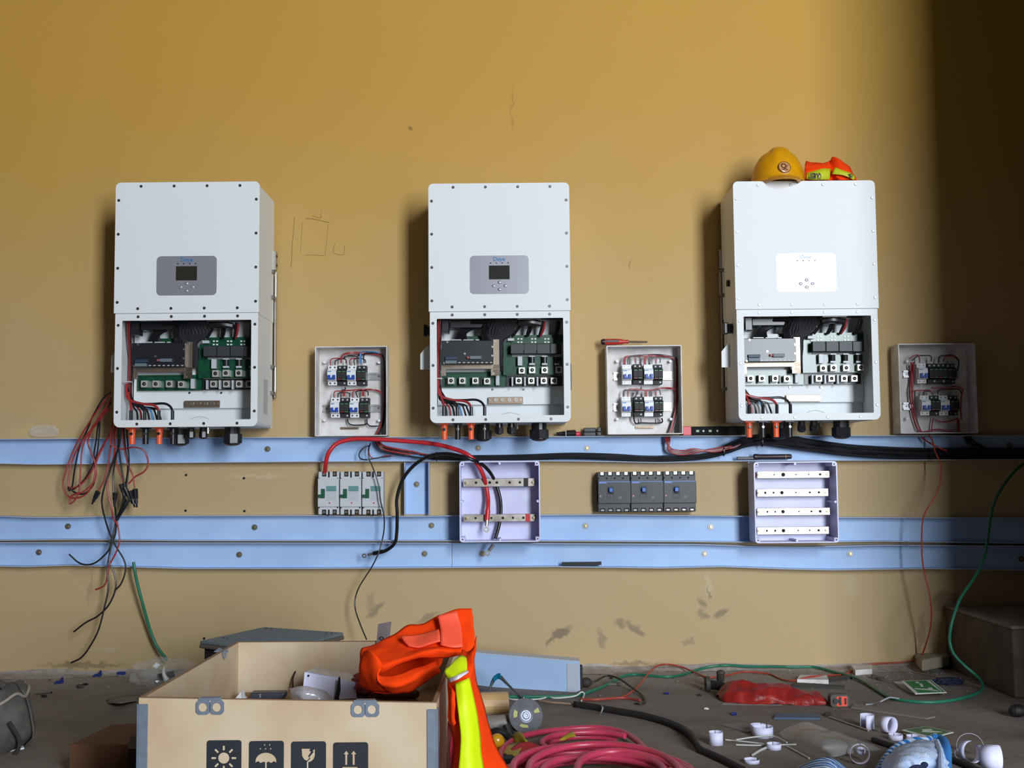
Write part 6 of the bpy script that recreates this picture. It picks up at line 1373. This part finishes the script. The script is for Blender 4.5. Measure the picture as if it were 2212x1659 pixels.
# sign cards
gs = mat('sign_green', (22, 118, 62), .45); wf = mat('sign_white', (206, 206, 198), .5)
def sign(c4, label, figs, zt_, col=gs):
    P4 = [F(u, v, z) for (u, v), z in zip(c4, zt_)]
    r = thing('sign_card', label, 'sign', V((sum(p.x for p in P4)/4, sum(p.y for p in P4)/4, 0)))
    m = MB(); m.prism(P4, (0, 0, .002)); obj('card', m, wf, r)
    def q(s_, t, dz=.0022): return P4[0].lerp(P4[1], s_).lerp(P4[3].lerp(P4[2], s_), t)+V((0, 0, dz))
    m = MB(); m.prism([q(.13, .05), q(.95, .05), q(.95, .95), q(.10, .95)], (0, 0, .0006)); obj('green_field', m, col, r)
    for fg in figs: obj('sign_figure', MB().prism([q(s_, t, .0029) for s_, t in fg], (0, 0, .0004)), wf, r)
# quads listed near-left, near-right, far-right, far-left
sign([(1977, 1500), (2045, 1497), (2012, 1470), (1946, 1472)], 'green sign card with white arrow marks lying in front of the cream block',
     [[(.85, .1), (.9, .1), (.9, .92), (.80, .92)], [(.15, .33), (.5, .22), (.8, .1), (.8, .16), (.52, .30), (.15, .38)], [(.55, .2), (.68, .2), (.72, .38), (.58, .38)],
      [(.40, .78), (.5, .78), (.5, .86), (.40, .86)], [(.42, .5), (.5, .48), (.55, .72), (.46, .72)]], (.012, .012, .02, .02))
sign([(2010, 1596), (2060, 1583), (2000, 1570), (1948, 1578)], 'faded green sign card lying behind the blue and white towel',
     [[(.30, .55), (.50, .35), (.75, .2), (.62, .45), (.42, .62)], [(.45, .62), (.72, .52), (.78, .62), (.5, .74)]], (.008, .008, .012, .012), mat('sign_faded_green', (84, 116, 78), .6))
flatbox('card_scrap', [(1962, 1592), (2014, 1603), (2012, 1594), (1950, 1584)], .002, mat('card_tan', (164, 150, 132), .7), 'beige card edge under the faded green sign', 'card', .004)
flatbox('card_scrap', [(1952, 1489), (1972, 1498), (1946, 1474), (1930, 1474)], .003, wf, 'white card corner under the green sign', 'card')
for u, v, lb in ((2050, 1478, 'dark blue rag by the plinth behind the green sign'),):
    p = F(u, v); crumple('blue_rag', lb, 'rag', (p.x, p.y, 0), (.05, .03, .014), mat('rag_navy', (34, 40, 66), .8), .3)
mixc('pale_cord', 'pale string curling on the floor next to the cream block', 'string', [(1978, 1452, f, .004), (2000, 1457, f, .004), (2020, 1461, f, .004), (2050, 1466, f, .004), (2068, 1470, f, .004), (2076, 1462, f, .004), (2065, 1453, f, .004)], .002, mat('string_tan', (150, 132, 116), .8))
# paper rings
paper = mat('ring_paper', (222, 222, 248), .55)
def pring(u, v, r, h, label, rx=0., rz=0., arc=355, start=90, dz=0., th=.0006):
    """a cut-off ring of white paper standing where the pixel (u,v) meets the floor"""
    p = F(u, v); m = MB(); m.smooth = True; b = m.b; n = 36
    lo, hi = [], []
    for i in range(n+1):
        a = R(start+arc*i/n); q = V((cos(a)*r*(1+.04*i/n), sin(a)*r*(1+.04*i/n), 0)); lo.append(b.verts.new(q)); hi.append(b.verts.new(q+V((0, 0, h))))
    for i in range(n): b.faces.new((lo[i], lo[i+1], hi[i+1], hi[i]))
    mt_ = Matrix.Rotation(R(rz), 4, 'Z') @ Matrix.Rotation(R(rx), 4, 'X')
    bmesh.ops.transform(b, matrix=mt_, verts=b.verts[:])
    zm = min(v_.co.z for v_ in b.verts)
    bmesh.ops.transform(b, matrix=Matrix.Translation((p.x, p.y+r*.9, .0008-zm+dz)), verts=b.verts[:])
    o = obj('paper_ring', m, paper); solid(o, th); tag(o, label, 'paper ring', 'cut paper rings on the floor'); return o
pring(1549, 1612, .0195, .036, 'upright white paper ring, leftmost of the rings')
pring(1652, 1596, .029, .030, 'wide white paper ring beside the grey card', start=60)
pring(1641, 1586, .022, .024, 'paper ring standing just behind the wide one', start=60)
pring(1675, 1622, .0195, .016, 'low white paper ring in front of the wide one')
pring(1627, 1652, .020, .010, 'flat half unrolled paper ring nearest the black belt', arc=300, start=40)
pring(1878, 1577, .020, .042, 'tall upright paper ring left in the pair at the blue rag stripe', arc=300, start=-120)
pring(1913, 1585, .0235, .034, 'paper ring lying on its side next to the tall upright one', rx=90, rz=35)
pring(1861, 1652, .0250, .020, 'paper ring standing on edge and facing the viewer', rx=88, rz=-8)
pring(1862, 1644, .011, .012, 'tiny paper curl inside the ring facing the viewer', rx=20, dz=.014)
pring(1939, 1601, .0195, .015, 'low paper ring on the black rod')
pring(1978, 1604, .0195, .015, 'low paper ring half hidden behind the towel')
pring(2106, 1640, .034, .030, 'large curled paper strip at the back of the right pile', rx=80, rz=-20, arc=230, start=0)
pring(2098, 1652, .028, .026, 'paper ring in the middle of the right pile', rx=80, rz=15, arc=300)
pring(2132, 1668, .030, .044, 'fat paper roll at the front of the right pile', rx=84, rz=55)
pring(2076, 1645, .014, .012, 'small torn paper curl left of the right pile', rx=60, arc=220)
# zip tie tails and rods
for i, (q, lb) in enumerate((([(1567, 1598), (1600, 1601), (1650, 1607)], 'thin white strip tail, upper of the three'), ([(1590, 1598), (1630, 1592), (1670, 1590), (1700, 1604)], 'arched thin white strip tail crossing the wide ring'), ([(1590, 1609), (1640, 1610), (1720, 1608)], 'thin white strip tail, lower of the three'),
                         ([(1626, 1631), (1642, 1621), (1658, 1614)], 'short thick white offcut pointing at the low ring'), ([(1700, 1612), (1725, 1625), (1748, 1638)], 'thin white strip tail beside the clear sheet'))):
    cable('strip_tail', lb, 'strip', [(u, v, .004 if i != 1 else .012) for u, v in q], .0022 if i != 3 else .0036, whitewire, fl=True, n=6)
cable('thin_rod', 'pale thin rod leading from the slate blue strip to the upright ring', 'rod', [(1792, 1549, .004), (1830, 1562, .004), (1876, 1578, .004)], .003, mat('rod_tan', (150, 140, 126), .6), fl=True, n=8)
bit('rubble_bit', 1788, 1547, .012, mat('rubble_brown', (60, 48, 40), .9), 'dark crumb at the end of the pale rod', 'rubble', .6)
cable('black_rod', 'black rubber rod running under the towel to the lower right', 'rod', [(1886, 1598, .008), (1930, 1612, .008), (1990, 1628, .008), (2060, 1642, .008), (2120, 1668, .008)], .0085, mat('rod_black', (34, 32, 30), .6), fl=True)
# clear plastic sheet
m = MB(); m.grid([[F(1682, 1586, .004), F(1712, 1572, .02), F(1748, 1566, .03), F(1788, 1576, .02)], [F(1700, 1596, .012), F(1740, 1590, .045), F(1782, 1588, .05), F(1830, 1590, .02)], [F(1730, 1612, .010), F(1772, 1612, .05), F(1815, 1606, .05), F(1870, 1604, .014)], [F(1770, 1634, .004), F(1800, 1636, .02), F(1840, 1626, .02), F(1898, 1618, .004)]], 8, 8, .009, 18)
o = obj('plastic_sheet', m, clear); solid(o, .0008); tag(o, 'billowing clear plastic sheet in the middle of the right floor', 'plastic sheet')
# black thing at the right edge, small debris
p = F(2205, 1552); m = MB(); m.ball((p.x, p.y+.02, .02), (.03, .022, .02), 14); tag(obj('black_lump', m, blackm), 'black lump at the right edge of the floor', 'lump')
for u, v, r_, lb in ((1440, 1500, .010, 'dark blue screw bit right of the belt'), (1510, 1503, .007, 'tiny black crumb left of the red bag'), (1585, 1545, .011, 'dark crumb left of the slate blue strip'), (1320, 1466, .007, 'dark crumb near the foot of the wall'), (1890, 1466, .016, 'brown lump of rubble by the white trunking scrap'), (1803, 1442, .012, 'brown lump of rubble touching the wall'), (1905, 1470, .013, 'grey lump of rubble near the sign card'), (1525, 1533, .008, 'pale crumb between belt and red bag')):
    bit('rubble_bit', u, v, r_, mat('rubble_brown2', (84, 72, 62), .9) if 'brown' in lb or 'grey' in lb else (nb if 'blue' in lb else (wf if 'pale' in lb else blackm)), lb, 'rubble', .5)
# crumbs of plaster and sawdust nobody could count
m = MB(); rg = random.Random(5)
for i in range(420):
    u = rg.choice((rg.uniform(1270, 2030), rg.uniform(0, 300), rg.uniform(1280, 2150), rg.uniform(1700, 2050))); v = 1447+abs(rg.gauss(0, 1))*(22 if u > 1270 else 14)
    if v > 1640: continue
    p = F(u, v)
    if p.y > -.03 or (p.x > PX-.03 and p.y > -.66): continue
    r_ = rg.uniform(.0015, .0055); t = bmesh.new(); bmesh.ops.create_icosphere(t, subdivisions=1, radius=1)
    for q in t.verts: q.co *= rg.uniform(.6, 1.2)
    m.add(t, Matrix.Translation((p.x, p.y, r_*.35)) @ Matrix.Diagonal((r_, r_*.9, r_*.5, 1)))
tag(obj('plaster_crumbs', m, mat('crumb_mix', (170, 160, 150), .9, rgb2=(92, 80, 70), vscale=9)), 'scattered crumbs of plaster and dust along the foot of the wall', 'crumbs', kind='stuff')
# ================================================================= TOWELS
def striped(name, ca, cb, scale, rough=.95):
    m = bpy.data.materials.new(name); m.use_nodes = True; nt = m.node_tree; b = nt.nodes['Principled BSDF']; b.inputs['Roughness'].default_value = rough; b.inputs['Specular IOR Level'].default_value = .1
    uv = nt.nodes.new('ShaderNodeAttribute'); uv.attribute_name = 'run'
    w_ = nt.nodes.new('ShaderNodeMath'); w_.operation = 'MULTIPLY'; w_.inputs[1].default_value = scale; nt.links.new(uv.outputs['Fac'], w_.inputs[0])
    s_ = nt.nodes.new('ShaderNodeMath'); s_.operation = 'FRACT'; nt.links.new(w_.outputs[0], s_.inputs[0])
    r = nt.nodes.new('ShaderNodeValToRGB'); r.color_ramp.elements[0].position = .46; r.color_ramp.elements[1].position = .54; r.color_ramp.elements[0].color = (*lin(ca), 1); r.color_ramp.elements[1].color = (*lin(cb), 1)
    nt.links.new(s_.outputs[0], r.inputs['Fac']); nt.links.new(r.outputs[0], b.inputs['Base Color'])
    n2 = nt.nodes.new('ShaderNodeTexNoise'); n2.inputs['Scale'].default_value = 300; bp = nt.nodes.new('ShaderNodeBump'); bp.inputs['Strength'].default_value = .6; bp.inputs['Distance'].default_value = .004; nt.links.new(n2.outputs['Fac'], bp.inputs['Height']); nt.links.new(bp.outputs[0], b.inputs['Normal'])
    return m
def add_run(o, fn):
    at = o.data.attributes.new('run', 'FLOAT', 'POINT')
    for i, v in enumerate(o.data.vertices): at.data[i].value = fn(v.co)
tw = thing('towel', 'crumpled blue and white towel at the bottom right', 'towel', F(1985, 1690))
tc_ = F(1975, 1685)
def P_(u, v, z): return F(u, v, z)
m = MB(); m.grid([[P_(1902, 1662, .03), P_(1915, 1640, .04), P_(1935, 1618, .05), P_(1965, 1605, .055), P_(1995, 1602, .055), P_(2022, 1598, .05), P_(2046, 1605, .04)],
                  [P_(1910, 1672, .05), P_(1925, 1648, .065), P_(1945, 1628, .075), P_(1970, 1616, .08), P_(1998, 1613, .08), P_(2022, 1610, .07), P_(2046, 1625, .055)],
                  [P_(1925, 1690, .06), P_(1938, 1664, .08), P_(1955, 1645, .09), P_(1978, 1634, .09), P_(2002, 1632, .09), P_(2025, 1632, .08), P_(2045, 1650, .06)],
                  [P_(1940, 1720, .05), P_(1955, 1700, .06), P_(1972, 1680, .06), P_(1990, 1672, .06), P_(2008, 1668, .06), P_(2028, 1672, .06), P_(2044, 1690, .05)]], 6, 6, .009, 30)
o = obj('towel_cloth', m, mat('terry_white', (206, 222, 250), .95, rgb2=(176, 200, 240), vscale=26, bump=.8, bscale=260), tw); solid(o, .006)
edge = [P_(1898, 1668, .03), P_(1910, 1645, .035), P_(1928, 1622, .045), P_(1950, 1608, .05), P_(1975, 1601, .055), P_(2003, 1599, .055), P_(2020, 1592, .05)]
m = MB(); m.tube(edge, .0105, 10, 12); bmd = striped('blue_white_edge', (52, 130, 210), (214, 230, 252), 11)
o = obj('striped_edge', m, bmd, tw)
L0 = V(tw.location); e0, e1 = edge[0]-L0, edge[-1]-L0
add_run(o, lambda c: (c-e0).dot((e1-e0).normalized())/(e1-e0).length+.12*math.hypot(c.y-e0.y, 0)*8)
m = MB(); m.tube([P_(2018, 1596, .055), P_(2036, 1600, .055), P_(2044, 1620, .06), P_(2044, 1650, .05), P_(2046, 1690, .05)], .013, 10, 8); m.smooth = True
o = obj('blue_fringe', m, mat('terry_blue', (50, 126, 200), .95, bump=.9, bscale=200), tw)
m = MB(); m.tube([P_(2024, 1602, .075), P_(2032, 1625, .08), P_(2034, 1660, .075), P_(2040, 1700, .06)], .007, 8, 6); obj('pale_fold', m, MATS['terry_white'], tw)
p = P_(1997, 1652, .095); obj('dark_knot', MB().ball(p, (.009, .007, .007), 10), mat('knot_navy', (26, 34, 70), .9), tw)
m = MB(); m.tube([P_(1958, 1668, .09), P_(1975, 1656, .098), P_(1995, 1658, .095), P_(2010, 1672, .085)], .004, 7, 6); m.tube([P_(1965, 1676, .09), P_(1982, 1664, .098), P_(2000, 1668, .095)], .004, 7, 6); obj('navy_threads', m, MATS['knot_navy'], tw)
m = MB(); m.grid([[P_(1712, 1668, .01), P_(1735, 1652, .03), P_(1765, 1640, .045), P_(1790, 1637, .045), P_(1812, 1645, .03), P_(1832, 1662, .012)], [P_(1716, 1690, .02), P_(1740, 1674, .05), P_(1768, 1660, .06), P_(1792, 1656, .06), P_(1815, 1666, .04), P_(1836, 1684, .02)], [P_(1720, 1720, .02), P_(1745, 1710, .05), P_(1770, 1700, .06), P_(1795, 1696, .06), P_(1818, 1702, .04), P_(1840, 1715, .02)]], 8, 6, .003, 30)
o = obj('striped_cloth', m, striped('blue_white_cloth', (58, 130, 214), (220, 232, 252), 26)); solid(o, .003)
tag(o, 'blue and white striped cloth cut off by the bottom edge', 'cloth')
add_run(o, lambda c: .8*c.x+.9*c.y)
print('SIZE', len(S.collection.objects))
